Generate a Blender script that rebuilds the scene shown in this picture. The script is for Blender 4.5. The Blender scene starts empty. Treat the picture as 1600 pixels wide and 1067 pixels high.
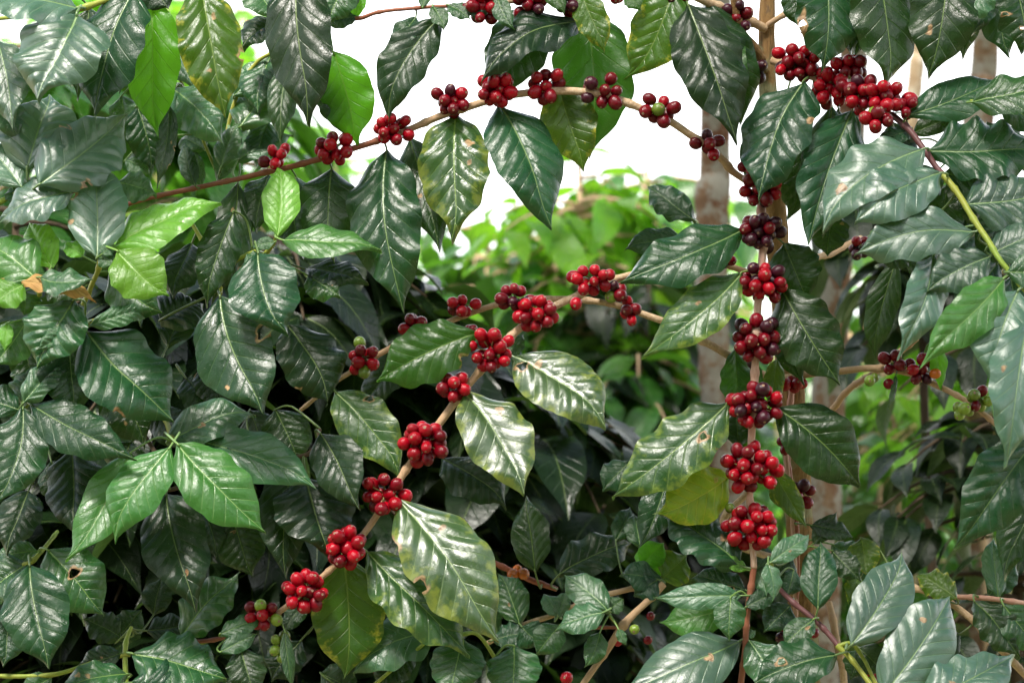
import bpy, math, random
from mathutils import Vector, Matrix, noise as mnoise
random.seed(11)
S = bpy.context.scene
COL = S.collection
R = math.radians
W2 = 1600.0; K = 0.4267/1600.0
PITCH = R(4.0)
CAM = Vector((0, 0, 1.5))
RT = Vector((1, 0, 0)); FW = Vector((0, math.cos(PITCH), math.sin(PITCH))); UP = Vector((0, -math.sin(PITCH), math.cos(PITCH)))
def ray(x, y): return RT*((x-800)*K) + FW + UP*((533.5-y)*K)
def P(x, y, d): return CAM + ray(x, y)*d          # image position + distance -> point in the grove

# ------------------------------------------------------------------ object helpers
def tag(o, label=None, cat=None, group=None, kind=None):
    if label: o['label'] = label
    if cat: o['category'] = cat
    if group: o['group'] = group
    if kind: o['kind'] = kind
    return o
def empty(name, loc, label, cat, group=None):
    o = bpy.data.objects.new(name, None); o.location = loc; o.empty_display_size = .02
    COL.objects.link(o); tag(o, label, cat, group); return o
def meshobj(name, V, F, mats, parent=None, mi=None, uv=None, rel=None, dmg=None, smooth=True, origin=None):
    me = bpy.data.meshes.new(name)
    og = Vector(origin) if origin is not None else Vector((0, 0, 0))
    me.from_pydata([(v[0]-og[0], v[1]-og[1], v[2]-og[2]) for v in V], [], F)
    for m in (mats if isinstance(mats, (list, tuple)) else [mats]): me.materials.append(m)
    if smooth: me.polygons.foreach_set('use_smooth', [True]*len(F))
    if mi: me.polygons.foreach_set('material_index', mi)
    li = [0]*len(me.loops); me.loops.foreach_get('vertex_index', li)
    if uv:
        l = me.uv_layers.new(name='UVMap'); buf = []
        for i in li: buf += uv[i]
        l.data.foreach_set('uv', buf)
    if rel:
        l = me.uv_layers.new(name='rel'); buf = []
        for i in li: buf += rel[i]
        l.data.foreach_set('uv', buf)
    if dmg:
        a = me.attributes.new('dmg', 'FLOAT', 'POINT'); a.data.foreach_set('value', dmg)
    me.update()
    o = bpy.data.objects.new(name, me)
    if parent is None:
        COL.objects.link(o); o.location = og
    else:
        COL.objects.link(o); o.parent = parent; o.location = og - wpos(parent)
    return o
def wpos(o):
    v = Vector((0, 0, 0))
    while o is not None:
        v = v + o.location; o = o.parent
    return v

# ------------------------------------------------------------------ material helpers
class NT:
    def __init__(s, name):
        s.m = bpy.data.materials.new(name); s.m.use_nodes = True
        s.t = s.m.node_tree; s.t.nodes.clear()
    def n(s, typ, **kw):
        nd = s.t.nodes.new(typ)
        for k, v in kw.items():
            if k.startswith('_'): setattr(nd, k[1:], v)
        return nd
    def set(s, sock, v):
        if isinstance(v, bpy.types.NodeSocket): s.t.links.new(v, sock)
        elif isinstance(v, (tuple, list)) and len(v) == 3 and sock.type == 'RGBA': sock.default_value = (*v, 1)
        else: sock.default_value = v
    def math(s, op, a, b=0.0, c=0.0, clamp=False):
        nd = s.t.nodes.new('ShaderNodeMath'); nd.operation = op; nd.use_clamp = clamp
        s.set(nd.inputs[0], a); s.set(nd.inputs[1], b); s.set(nd.inputs[2], c); return nd.outputs[0]
    def mix(s, f, a, b, bt='MIX'):
        nd = s.t.nodes.new('ShaderNodeMix'); nd.data_type = 'RGBA'; nd.blend_type = bt
        s.set(nd.inputs[0], f); s.set(nd.inputs[6], a); s.set(nd.inputs[7], b); return nd.outputs[2]
    def mr(s, v, a, b, c=0.0, d=1.0, smooth=False):
        nd = s.t.nodes.new('ShaderNodeMapRange'); nd.clamp = True
        if smooth: nd.interpolation_type = 'SMOOTHSTEP'
        for i, q in enumerate((v, a, b, c, d)): s.set(nd.inputs[i], q)
        return nd.outputs[0]
    def noise(s, vec, scale, detail=3.0, rough=.55):
        nd = s.t.nodes.new('ShaderNodeTexNoise'); s.set(nd.inputs['Vector'], vec)
        nd.inputs['Scale'].default_value = scale; nd.inputs['Detail'].default_value = detail
        nd.inputs['Roughness'].default_value = rough; return nd.outputs[0]
    def out(s, sh):
        o = s.t.nodes.new('ShaderNodeOutputMaterial'); s.t.links.new(sh, o.inputs[0]); return s.m

NV = 8.0        # lateral vein pairs
def leaf_mat(name, A, B, vein=(.16, .26, .06), rough=.33, spec=.6, tr=.12, trc=(.16, .42, .03),
             mott=0.0, dust=0.0, under=(.10, .17, .06), veinw=1.0, patch=(.42, .38, .04), sheen=0.0):
    n = NT(name)
    uvn = n.n('ShaderNodeUVMap', _uv_map='UVMap'); sp = n.n('ShaderNodeSeparateXYZ'); n.set(sp.inputs[0], uvn.outputs[0])
    u, v = sp.outputs[0], sp.outputs[1]
    rl = n.n('ShaderNodeUVMap', _uv_map='rel'); sr = n.n('ShaderNodeSeparateXYZ'); n.set(sr.inputs[0], rl.outputs[0])
    edge, rnd = sr.outputs[0], sr.outputs[1]
    cu = n.math('SUBTRACT', u, .5); a = n.math('MULTIPLY', n.math('ABSOLUTE', cu), 2.0)
    side = n.math('GREATER_THAN', cu, 0.0)
    f = n.math('MULTIPLY', n.math('SUBTRACT', v, n.math('MULTIPLY', n.math('POWER', a, .85), .25)), NV)
    f = n.math('ADD', f, n.math('MULTIPLY', side, .35))
    fr = n.math('FRACT', f)
    d = n.math('MULTIPLY', n.math('ABSOLUTE', n.math('SUBTRACT', fr, .5)), 2.0)
    lat = n.mr(d, 1.0-.15*veinw, 1.0, 0, 1, True)
    lat = n.math('MULTIPLY', lat, n.mr(edge, .65, 1.0, 1, .15))
    mw = n.mr(v, 0.0, 1.0, .038, .010)
    mid = n.mr(a, n.math('MULTIPLY', mw, .45), mw, 1, 0, True)
    cmb = n.n('ShaderNodeCombineXYZ'); n.set(cmb.inputs[0], u); n.set(cmb.inputs[1], n.math('MULTIPLY', v, 2.1)); n.set(cmb.inputs[2], n.math('MULTIPLY', rnd, 37.0))
    vec = cmb.outputs[0]
    n1 = n.noise(vec, 3.0, 4); n2 = n.noise(vec, 14.0, 3)
    col = n.mix(n.mr(n1, .35, .65), A, B)
    br = n.mr(rnd, 0, 1, .78, 1.25)
    col = n.mix(1.0, col, n.mix(0.0, (1, 1, 1), (1, 1, 1)), 'MULTIPLY')
    hv = n.n('ShaderNodeHueSaturation'); n.set(hv.inputs['Color'], col); n.set(hv.inputs['Value'], br); n.set(hv.inputs['Hue'], n.mr(n.math('FRACT', n.math('MULTIPLY', rnd, 7.3)), 0, 1, .485, .512))
    col = hv.outputs[0]
    # fine cell network
    vo = n.n('ShaderNodeTexVoronoi', _feature='DISTANCE_TO_EDGE'); n.set(vo.inputs['Vector'], vec); vo.inputs['Scale'].default_value = 46
    net = n.mr(vo.outputs[0], 0, .12, 1, 0)
    col = n.mix(n.math('MULTIPLY', net, .06), col, vein)
    if mott > 0:
        n3 = n.noise(vec, 6.5, 5, .65)
        mk = n.math('ADD', n3, n.math('MULTIPLY', n.mr(edge, .35, 1.0), .22))
        mk = n.math('ADD', mk, n.math('MULTIPLY', n.mr(v, .35, 1.0), .06))
        mk = n.mr(mk, .70-.16*mott, .86-.16*mott, 0, .85)
        col = n.mix(mk, col, patch)
        n4 = n.noise(vec, 9, 5, .7)
        col = n.mix(n.mr(n.math('ADD', n4, n.mr(edge, .7, 1.05, 0, .16)), .74, .82, 0, .8), col, (.14, .06, .025))
    col = n.mix(n.math('MULTIPLY', lat, .42), col, vein)
    vb = n.mix(.0, vein, vein)
    col = n.mix(n.math('MULTIPLY', mid, .9), col, n.mix(.22, vein, (.34, .46, .12)))
    geo = n.n('ShaderNodeNewGeometry'); bk = geo.outputs['Backfacing']
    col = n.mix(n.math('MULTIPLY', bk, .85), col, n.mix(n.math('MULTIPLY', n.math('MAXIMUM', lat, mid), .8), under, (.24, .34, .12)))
    if dust > 0:
        v2 = n.n('ShaderNodeTexVoronoi'); n.set(v2.inputs['Vector'], vec); v2.inputs['Scale'].default_value = 24
        wn = n.n('ShaderNodeSeparateColor'); n.set(wn.inputs[0], v2.outputs['Color'])
        sp1 = n.math('MULTIPLY', n.mr(v2.outputs[0], .05, .11, 1, 0), n.math('GREATER_THAN', wn.outputs[0], 1.0-.35*dust))
        v3 = n.n('ShaderNodeTexVoronoi'); n.set(v3.inputs['Vector'], vec); v3.inputs['Scale'].default_value = 75
        wn3 = n.n('ShaderNodeSeparateColor'); n.set(wn3.inputs[0], v3.outputs['Color'])
        sp2 = n.math('MULTIPLY', n.mr(v3.outputs[0], .10, .22, .8, 0), n.math('GREATER_THAN', wn3.outputs[0], 1.0-.3*dust))
        sp2 = n.math('MULTIPLY', sp2, n.mr(n1, .45, .6))
        dm = n.math('MAXIMUM', sp1, sp2)
        col = n.mix(n.math('MULTIPLY', dm, .8), col, (.52, .52, .45))
    at = n.n('ShaderNodeAttribute', _attribute_name='dmg')
    dg = at.outputs['Fac']
    col = n.mix(n.mr(dg, .25, .6), col, n.mix(n.mr(n2, .4, .6), (.17, .085, .035), (.42, .27, .14)))
    b = n.n('ShaderNodeBsdfPrincipled')
    n.set(b.inputs['Base Color'], col)
    rg = n.math('ADD', n.mr(n1, .3, .7, rough-.10, rough+.04), n.math('MULTIPLY', bk, .22))
    rg = n.math('ADD', rg, n.math('MULTIPLY', dg, .3))
    n.set(b.inputs['Roughness'], rg)
    n.set(b.inputs['Specular IOR Level'], n.mr(bk, 0, 1, spec, .3))
    if sheen: 
        b.inputs['Coat Weight'].default_value = sheen; b.inputs['Coat Roughness'].default_value = .32
    h = n.math('ADD', n.math('MULTIPLY', n2, .10), n.math('MULTIPLY', net, -.04))
    h = n.math('ADD', h, n.math('MULTIPLY', n.math('MAXIMUM', lat, mid), -.45))
    h = n.math('ADD', h, n.math('MULTIPLY', n.noise(vec, 7, 3), .9))
    bp = n.n('ShaderNodeBump'); bp.inputs['Strength'].default_value = .55; bp.inputs['Distance'].default_value = .0022
    n.set(bp.inputs['Height'], h); n.set(b.inputs['Normal'], bp.outputs[0])
    tl = n.n('ShaderNodeBsdfTranslucent')
    tc = n.mix(n.math('MULTIPLY', n.math('MAXIMUM', lat, mid), .5), trc, tuple(c*.45 for c in trc))
    tc = n.mix(n.mr(n1, .35, .7, 0, .45), tc, tuple(c*.55 for c in trc))
    n.set(tl.inputs['Color'], tc); n.set(tl.inputs['Normal'], bp.outputs[0])
    mx = n.n('ShaderNodeMixShader'); mx.inputs[0].default_value = tr
    n.t.links.new(b.outputs[0], mx.inputs[1]); n.t.links.new(tl.outputs[0], mx.inputs[2])
    return n.out(mx.outputs[0])

LM = {
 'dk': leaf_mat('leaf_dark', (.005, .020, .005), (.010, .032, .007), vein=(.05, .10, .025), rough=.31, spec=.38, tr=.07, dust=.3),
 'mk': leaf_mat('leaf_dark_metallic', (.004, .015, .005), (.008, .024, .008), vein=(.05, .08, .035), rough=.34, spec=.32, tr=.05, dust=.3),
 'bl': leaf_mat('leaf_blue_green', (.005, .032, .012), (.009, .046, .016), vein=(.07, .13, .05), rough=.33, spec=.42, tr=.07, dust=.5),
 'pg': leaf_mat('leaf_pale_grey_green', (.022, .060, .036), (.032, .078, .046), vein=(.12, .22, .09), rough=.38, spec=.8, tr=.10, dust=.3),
 'sv': leaf_mat('leaf_sky_sheen', (.036, .092, .062), (.052, .118, .078), vein=(.12, .22, .09), rough=.42, spec=.9, tr=.10, dust=.3, sheen=.35),  # pale leaf colour with some of the sky's bluish sheen put into it
 'cg': leaf_mat('leaf_cool_green', (.022, .078, .032), (.032, .100, .038), vein=(.15, .27, .10), rough=.34, spec=.75, tr=.12, dust=.1),
 'gr': leaf_mat('leaf_green', (.008, .045, .012), (.014, .068, .016), vein=(.12, .24, .05), rough=.33, spec=.6, tr=.12, dust=.25),
 'lg': leaf_mat('leaf_light_green', (.030, .130, .024), (.040, .160, .028), vein=(.22, .38, .12), rough=.34, spec=.6, tr=.22, trc=(.2, .55, .04)),
 'yg': leaf_mat('leaf_young', (.085, .240, .020), (.115, .290, .028), vein=(.24, .45, .10), rough=.32, spec=.55, tr=.28, trc=(.26, .68, .03), veinw=.8),
 'gl': leaf_mat('leaf_backlit', (.030, .130, .006), (.045, .170, .008), vein=(.10, .20, .03), rough=.38, spec=.4, tr=.50, trc=(.20, .60, .02)),
 'ol': leaf_mat('leaf_olive', (.018, .062, .004), (.030, .085, .005), vein=(.11, .17, .03), rough=.36, spec=.5, tr=.30, trc=(.20, .36, .02), mott=.05),
 'gd': leaf_mat('leaf_deep_green', (.014, .055, .008), (.022, .075, .010), vein=(.09, .18, .03), rough=.34, spec=.5, tr=.30, trc=(.10, .36, .02), dust=.8),
 'mg': leaf_mat('leaf_mottled_green', (.018, .060, .018), (.026, .078, .018), vein=(.15, .24, .06), rough=.34, spec=.6, tr=.15, mott=.35, dust=.4, patch=(.16, .22, .03)),
 'mt': leaf_mat('leaf_yellow_margin', (.016, .045, .014), (.024, .060, .014), vein=(.13, .22, .04), rough=.32, spec=.65, tr=.16, mott=.5, dust=.3, patch=(.15, .18, .02)),
 'sh': leaf_mat('leaf_sheen', (.026, .066, .018), (.040, .090, .022), vein=(.17, .26, .09), rough=.36, spec=.95, tr=.14, mott=.42, dust=.4, patch=(.20, .24, .03), sheen=.5),
 'yl': leaf_mat('leaf_yellowing', (.07, .18, .010), (.15, .24, .012), vein=(.50, .52, .04), rough=.42, spec=.4, tr=.35, trc=(.38, .5, .02), mott=.3, veinw=1.6),
 'dry': leaf_mat('leaf_dry', (.40, .20, .07), (.52, .30, .12), vein=(.30, .15, .06), rough=.6, spec=.25, tr=.25, trc=(.6, .32, .1), under=(.45, .27, .13)),
}
BG = {
 'bd': leaf_mat('foliage_shade_tone', (.003, .009, .003), (.006, .015, .004), vein=(.02, .045, .014), rough=.34, spec=.3, tr=.05),  # same coffee foliage, deep shade put into a near-black colour
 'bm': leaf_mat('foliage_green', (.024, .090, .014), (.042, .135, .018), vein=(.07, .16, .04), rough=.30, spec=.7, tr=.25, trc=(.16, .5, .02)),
 'bb': leaf_mat('foliage_sunlit_tone', (.08, .24, .010), (.15, .34, .012), vein=(.12, .26, .05), rough=.30, spec=.7, tr=.40, trc=(.34, .80, .03)),  # same coffee foliage, sun and backlight put into a raised colour
}

# ------------------------------------------------------------------ leaves
PV = [0, .04, .10, .20, .32, .45, .58, .70, .80, .88, .94, .975, 1.0]
PW = [.03, .20, .47, .78, .95, 1.0, .96, .82, .58, .29, .11, .05, 0.004]
def lut(xs, ys, v):
    for i in range(len(xs)-1):
        if v <= xs[i+1]:
            t = (v-xs[i])/(xs[i+1]-xs[i])
            p0 = ys[max(i-1, 0)]; p1 = ys[i]; p2 = ys[i+1]; p3 = ys[min(i+2, len(ys)-1)]
            m1 = (p2-p0)/(xs[i+1]-xs[max(i-1, 0)])*(xs[i+1]-xs[i]); m2 = (p3-p1)/(xs[min(i+2, len(xs)-1)]-xs[i])*(xs[i+1]-xs[i])
            t2 = t*t; t3 = t2*t
            return max(0.002, (2*t3-3*t2+1)*p1+(t3-2*t2+t)*m1+(-2*t3+3*t2)*p2+(t3-t2)*m2)
    return ys[-1]
PROF = [lut(PV, PW, i/200) for i in range(201)]
def prof(v): return PROF[int(max(0, min(1, v))*200+.5)]

def leaf_geo(b, tip, N, w, rng, nv=56, nu=9, bow=.05, curl=0.06, fold=.10, wave=.09, quilt=.055, side=0.0, twist=0.0, holes=(), skew=0.0):
    """one leaf blade from base b to tip, upper side N, true width w; returns V, F, uv, rel, dmg"""
    T = tip-b; L = T.length; T.normalize()
    N = (N - T*N.dot(T)).normalized(); Sx = T.cross(N)
    ph = [rng.uniform(0, 6.28) for _ in range(8)]; fq = rng.uniform(2.6, 4.6); fq2 = rng.uniform(4, 6); hook = rng.uniform(-.07, .07)
    rnd = rng.random(); h = w*.5
    V, F, uv, rel, dmg = [], [], [], [], []
    for i in range(nv+1):
        v = i/nv
        vv = min(1, max(0, v + skew*v*(1-v)))
        hw = h*prof(vv)
        for j in range(-nu, nu+1):
            s = j/nu; e = abs(s); sg = 1 if s > 0 else 0
            # slightly scalloped outline
            ow = 1 + .042*math.sin(fq*6.28*v+ph[sg])*e + .008*math.sin(9*v*6.28+ph[2+sg])*e*e
            uu = s; v2 = v
            x = hw*s*ow
            a = abs(x)/h
            uvx, uvy = .5+.5*x/h, v
            d = 0.0
            for (hu, hv, ru, rv) in holes:
                du, dv = (uvx*2-1-hu)/ru, (v-hv)/rv
                r = math.hypot(du, dv)
                ang = math.atan2(dv, du); rr = 1+.22*math.sin(3*ang+ph[5])+.12*math.sin(5*ang+ph[6])
                r /= rr
                if r < 1:
                    k_ = 1/max(r, .02)
                    x = h*(hu+du*k_*ru*1.0); v2 = hv+dv*k_*rv; d = max(d, 1.001)
                elif r < 1.6: d = max(d, min(.99, (1.6-r)/.6))
            fl = (v2 - .25*(abs(x)/h)**.85)*NV + (.35 if s > 0 else 0)
            fr = fl-math.floor(fl); q = abs(math.sin(math.pi*fr))**.6
            fade = min(1, a/.22)*(1-.75*e**3)
            z = quilt*h*q*fade
            z += fold*abs(x)*(1-.5*v2) - .18*fold*h*min(1, a/.08)*0
            z -= .035*h*math.exp(-(a/.05)**2)
            z += wave*h*math.sin(fq*6.28*v2+ph[4+sg])*e*e
            z += .05*h*math.sin(fq2*2.1*v2+ph[7]+s*1.5)*(.3+e)
            z -= .16*h*e**3
            z += bow*L*4*v2*(1-v2) - curl*L*max(0, v2-.7)**2*8
            z += .006*L*math.sin(3.1*v2*3+ph[3])
            tw = twist*(v2-.3); xs = x*math.cos(tw); z += x*math.sin(tw)
            y = L*v2
            p = b + T*y + Sx*(xs + side*L*4*v2*(1-v2)) + N*z
            p = p + Sx*(hook*L*max(0, v2-.72)**2*12)
            V.append(p); uv.append((uvx, uvy)); rel.append((e, rnd)); dmg.append(d)
    m = 2*nu+1
    for i in range(nv):
        for j in range(m-1):
            q = (i*m+j, i*m+j+1, (i+1)*m+j+1, (i+1)*m+j)
            if holes and all(dmg[k] > 1 for k in q): continue
            F.append(q)
    dmg = [min(1, x) for x in dmg]
    return V, F, uv, rel, dmg, rnd

def tube_into(V, F, pts, rads, seg=6, cap=True, uv=None):
    n0 = len(V); n = len(pts)
    prevN = None
    for i, p in enumerate(pts):
        t = (pts[min(i+1, n-1)]-pts[max(i-1, 0)])
        if t.length < 1e-9: t = Vector((0, 0, 1))
        t.normalize()
        if prevN is None:
            a = Vector((0, 0, 1)) if abs(t.z) < .9 else Vector((1, 0, 0))
            nn = t.cross(a).normalized()
        else: nn = (prevN - t*prevN.dot(t)).normalized()
        prevN = nn; bb = t.cross(nn)
        for k in range(seg):
            an = 6.28318*k/seg
            V.append(p + (nn*math.cos(an)+bb*math.sin(an))*rads[i])
    for i in range(n-1):
        for k in range(seg):
            a = n0+i*seg+k; b_ = n0+i*seg+(k+1) % seg
            F.append((a, b_, b_+seg, a+seg))
    if cap:
        F.append(tuple(n0+k for k in range(seg))[::-1]); F.append(tuple(n0+(n-1)*seg+k for k in range(seg)))
    return n0

def spline(pts, n=10):
    """Catmull-Rom through Vectors with extra scalar tuples"""
    out = []
    for i in range(len(pts)-1):
        p0 = pts[max(i-1, 0)]; p1 = pts[i]; p2 = pts[i+1]; p3 = pts[min(i+2, len(pts)-1)]
        for k in range(n):
            t = k/n
            out.append(tuple(.5*((2*b)+(-a+c)*t+(2*a-5*b+4*c-d)*t*t+(-a+3*b-3*c+d)*t**3) for a, b, c, d in zip(p0, p1, p2, p3)))
    out.append(tuple(pts[-1])); return out

def solve_leaf(bx, by, tx, ty, w, d, e, az):
    b = P(bx, by, d)
    while True:
        N = (-FW*math.cos(R(e))*math.cos(R(az)) + UP*math.sin(R(e)) + RT*math.sin(R(az))*math.cos(R(e))).normalized()
        rt = ray(tx, ty); den = rt.dot(N)
        if abs(den) > .12:
            s = (b-CAM).dot(N)/den
            if abs(s-d) < .085: break
        e *= .85; az *= .85
        if abs(e)+abs(az) < 3: s = d; break
    tip = CAM+rt*s
    T = (tip-b).normalized(); Sx = T.cross(N).normalized()
    V = (CAM-b).normalized()
    t2 = (T - V*T.dot(V)).normalized(); s2 = Sx - V*Sx.dot(V); s2 = s2 - t2*s2.dot(t2)
    fac = max(.45, s2.length)
    return b, tip, N, w*K*d/fac

exec_seed = [0]
def make_leaf(parent, stems, spec):
    bx, by, tx, ty, w, dz, mat = spec[:7]; o = dict(spec[7]) if len(spec) > 7 else {}
    exec_seed[0] += 1; rng = random.Random(1000+exec_seed[0]*7)
    d = 3.0+dz/100.0
    e = o.pop('e', rng.uniform(14, 40)); az = o.pop('az', rng.uniform(-22, 22)); label = o.pop('label', None)
    big = math.hypot(tx-bx, ty-by)
    if 'holes' not in o and big > 70 and mat not in ('yg', 'lg') and rng.random() < .2:
        hs = []
        for _ in range(rng.choice((1, 1, 2, 3))):
            if rng.random() < .5: hs.append((rng.choice((-1, 1))*rng.uniform(.75, 1.0), rng.uniform(.25, .8), rng.uniform(.07, .2), rng.uniform(.015, .045)))
            else: hs.append((rng.uniform(-.6, .6), rng.uniform(.25, .75), rng.uniform(.035, .09), rng.uniform(.012, .03)))
        o['holes'] = hs
    if mat == 'mk': o.setdefault('quilt', rng.uniform(.05, .085)); o.setdefault('wave', rng.uniform(.04, .10))
    b, tip, N, wt = solve_leaf(bx, by, tx, ty, w, d, e, az)
    kw = dict(bow=rng.uniform(.02, .08), curl=rng.uniform(.0, .10), fold=rng.uniform(.02, .26), wave=rng.uniform(.05, .14),
              quilt=rng.choice((.03, .04, .055, .085)), side=rng.uniform(-.04, .04), twist=rng.uniform(-.5, .5), skew=rng.uniform(-.12, .14))
    kw.update(o)
    nv, nu = (64, 9) if big > 70 else (36, 6)
    V, F, uv, rel, dmg, rnd = leaf_geo(b, tip, N, wt, rng, nv=nv, nu=nu, **kw)
    # petiole: short curved stalk towards the nearest point of the branch
    q = None; best = 9
    for st in stems:
        for p in st:
            l = (p-b).length
            if l < best: best = l; q = p
    b1 = V[2*(2*nu+1)+nu]
    T = (tip-b).normalized()
    if q is None or best > .11:
        q = b - T*.012 - N*.004
    mid = (b+q)*.5 - T*min(.02, best*.25)
    pts = [Vector(x) for x in spline([tuple(b1), tuple(b), tuple(mid), tuple(q)], 4)]
    n0 = len(V)
    r0 = .0010 + wt*.006
    tube_into(V, F, pts, [r0*(.75+.5*i/len(pts)) for i in range(len(pts))], 6)
    k = len(V)-n0
    uv += [(.5, .2)]*k; rel += [(0, rnd)]*k; dmg += [0]*k
    ob = meshobj('leaf', V, F, LM[mat], parent, uv=uv, rel=rel, dmg=dmg, origin=b)
    if label: ob['label'] = label
    return ob

# ------------------------------------------------------------------ bark
def bark_mat(name, A, B, C=None, sx=60, sz=8, bump=.0015, rough=.75, lich=0.0, lc=(.5, .52, .45), big=5.0):
    n = NT(name)
    tc = n.n('ShaderNodeTexCoord'); mp = n.n('ShaderNodeMapping'); n.set(mp.inputs[0], tc.outputs['Object'])
    mp.inputs['Scale'].default_value = (sx, sx, sz)
    f1 = n.noise(mp.outputs[0], 1.0, 6, .65); f2 = n.noise(tc.outputs['Object'], big, 5, .6)
    col = n.mix(n.mr(f1, .35, .65), A, B)
    if C: col = n.mix(n.mr(f2, .42, .62), col, C)
    if lich > 0:
        f3 = n.noise(tc.outputs['Object'], big*2.3, 6, .7)
        col = n.mix(n.mr(f3, .58-.2*lich, .66-.2*lich, 0, .85), col, lc)
        f4 = n.noise(tc.outputs['Object'], big*6, 4, .7)
        col = n.mix(n.mr(f4, .62, .68, 0, .6), col, (.10, .07, .05))
    b = n.n('ShaderNodeBsdfPrincipled'); n.set(b.inputs['Base Color'], col); b.inputs['Roughness'].default_value = rough
    b.inputs['Specular IOR Level'].default_value = .3
    bp = n.n('ShaderNodeBump'); bp.inputs['Strength'].default_value = .8; bp.inputs['Distance'].default_value = bump
    n.set(bp.inputs['Height'], f1); n.set(b.inputs['Normal'], bp.outputs[0])
    return n.out(b.outputs[0])
BM = {
 'bark': bark_mat('bark_tan', (.36, .23, .13), (.56, .43, .29), (.40, .26, .15), 260, 260, .0012),
 'red': bark_mat('bark_red_brown', (.20, .05, .03), (.30, .11, .06), (.24, .09, .05), 200, 200, .0006, .5),
 'pink': bark_mat('bark_pink_tan', (.46, .27, .19), (.58, .42, .32), (.38, .17, .12), 220, 90, .0008, .6),
 'green': bark_mat('bark_green', (.14, .24, .03), (.26, .34, .05), (.30, .30, .05), 160, 160, .0004, .45),
 'purple': bark_mat('bark_purple', (.10, .035, .045), (.17, .06, .06), (.12, .05, .05), 160, 160, .0004, .45),
 'trunk': bark_mat('bark_trunk', (.11, .05, .018), (.34, .20, .08), (.25, .15, .05), 170, 22, .010, .85, .2, (.24, .24, .13)),
 'pale': bark_mat('bark_pale', (.12, .07, .036), (.22, .145, .085), (.11, .045, .02), 60, 26, .010, .9, .62, (.25, .24, .20), 9.0),
 'pale2': bark_mat('bark_cream', (.26, .19, .11), (.40, .32, .21), (.22, .14, .08), 50, 14, .006, .85, .3, (.38, .35, .28), 7.0),
 'dark': bark_mat('bark_dark', (.05, .035, .02), (.09, .06, .035), None, 60, 20, .002),
}
def stem(parent, pts, mat, seg=12, name='stem', nodes=True, rs=1.0, rough=.06):
    """pts: (x, y, dz_cm, radius_px)"""
    raw = [(*P(x, y, 3+dz/100), r*K*(3+dz/100)*rs) for x, y, dz, r in pts]
    sp = spline(raw, 14)
    C = [Vector(s[:3]) for s in sp]; rad = []
    rng = random.Random(len(pts)*31+int(abs(pts[0][0])))
    acc = 0; nxt = .02
    for i, s in enumerate(sp):
        if i: acc += (C[i]-C[i-1]).length
        r = s[3]*(1+rough*mnoise.noise(Vector((acc*60, s[3]*100, pts[0][1]))))
        ph = (acc % .052)/.052
        if nodes: r *= 1+.28*math.exp(-((ph-.5)/.07)**2)
        rad.append(max(r, .0005))
        C[i] = C[i] + Vector((mnoise.noise(Vector((acc*22, 1, 0))), mnoise.noise(Vector((acc*22, 5, 0))), mnoise.noise(Vector((acc*22, 9, 0)))))*s[3]*(.35 if seg < 20 else .12)
    V, F = [], []
    tube_into(V, F, C, rad, seg)
    if mat in ('trunk', 'pale', 'pale2'):
        for i, v in enumerate(V):
            c = C[i//seg]; dv = (v-c)
            V[i] = c + dv*(1+.06*mnoise.noise(Vector((v.x*30, v.y*30, v.z*5)))+.05*mnoise.noise(v*60))
    o = meshobj(name, V, F, BM[mat], parent, origin=C[0])
    return C

# ------------------------------------------------------------------ cherries
def cherry_mat(name, A, B, rough=.2, spec=.55, bl=.12):
    n = NT(name)
    tc = n.n('ShaderNodeTexCoord'); oi = n.n('ShaderNodeObjectInfo')
    mp = n.n('ShaderNodeMapping'); n.set(mp.inputs[0], tc.outputs['Object'])
    cb = n.n('ShaderNodeCombineXYZ')
    for i in range(3): n.set(cb.inputs[i], n.math('MULTIPLY', oi.outputs['Random'], 5.0+i*3))
    n.set(mp.inputs['Location'], cb.outputs[0])
    f = n.noise(mp.outputs[0], 110, 3); f2 = n.noise(mp.outputs[0], 500, 3, .7)
    col = n.mix(n.mr(f, .35, .68), A, B)
    hv = n.n('ShaderNodeHueSaturation'); n.set(hv.inputs['Color'], col); n.set(hv.inputs['Value'], n.mr(oi.outputs['Random'], 0, 1, .65, 1.2))
    col = n.mix(n.mr(f2, .66, .74, 0, .45), hv.outputs[0], (.30, .20, .12))
    b = n.n('ShaderNodeBsdfPrincipled'); n.set(b.inputs['Base Color'], col)
    n.set(b.inputs['Roughness'], n.mr(f2, .3, .7, rough-.04, rough+.12)); b.inputs['Specular IOR Level'].default_value = spec
    b.inputs['Subsurface Weight'].default_value = bl; b.inputs['Subsurface Radius'].default_value = (.004, .001, .001); b.inputs['Subsurface Scale'].default_value = .5
    bp = n.n('ShaderNodeBump'); bp.inputs['Strength'].default_value = .25; bp.inputs['Distance'].default_value = .0008
    n.set(bp.inputs['Height'], n.noise(mp.outputs[0], 160, 3)); n.set(b.inputs['Normal'], bp.outputs[0])
    return n.out(b.outputs[0])
CM = {
 'r': cherry_mat('cherry_red', (.38, .001, .010), (.20, .001, .008), .17, .3, .03),
 'd': cherry_mat('cherry_dark_red', (.10, .001, .006), (.20, .001, .008), .17, .32, .03),
 'p': cherry_mat('cherry_purple', (.022, .002, .008), (.055, .003, .012), .24, .35, .02),
 'g': cherry_mat('cherry_green', (.13, .22, .02), (.19, .28, .025)),
 'o': cherry_mat('cherry_orange', (.50, .08, .008), (.45, .16, .01)),
}
sn = NT('cherry_scar'); sb = sn.n('ShaderNodeBsdfPrincipled'); stc = sn.n('ShaderNodeTexCoord')
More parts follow.
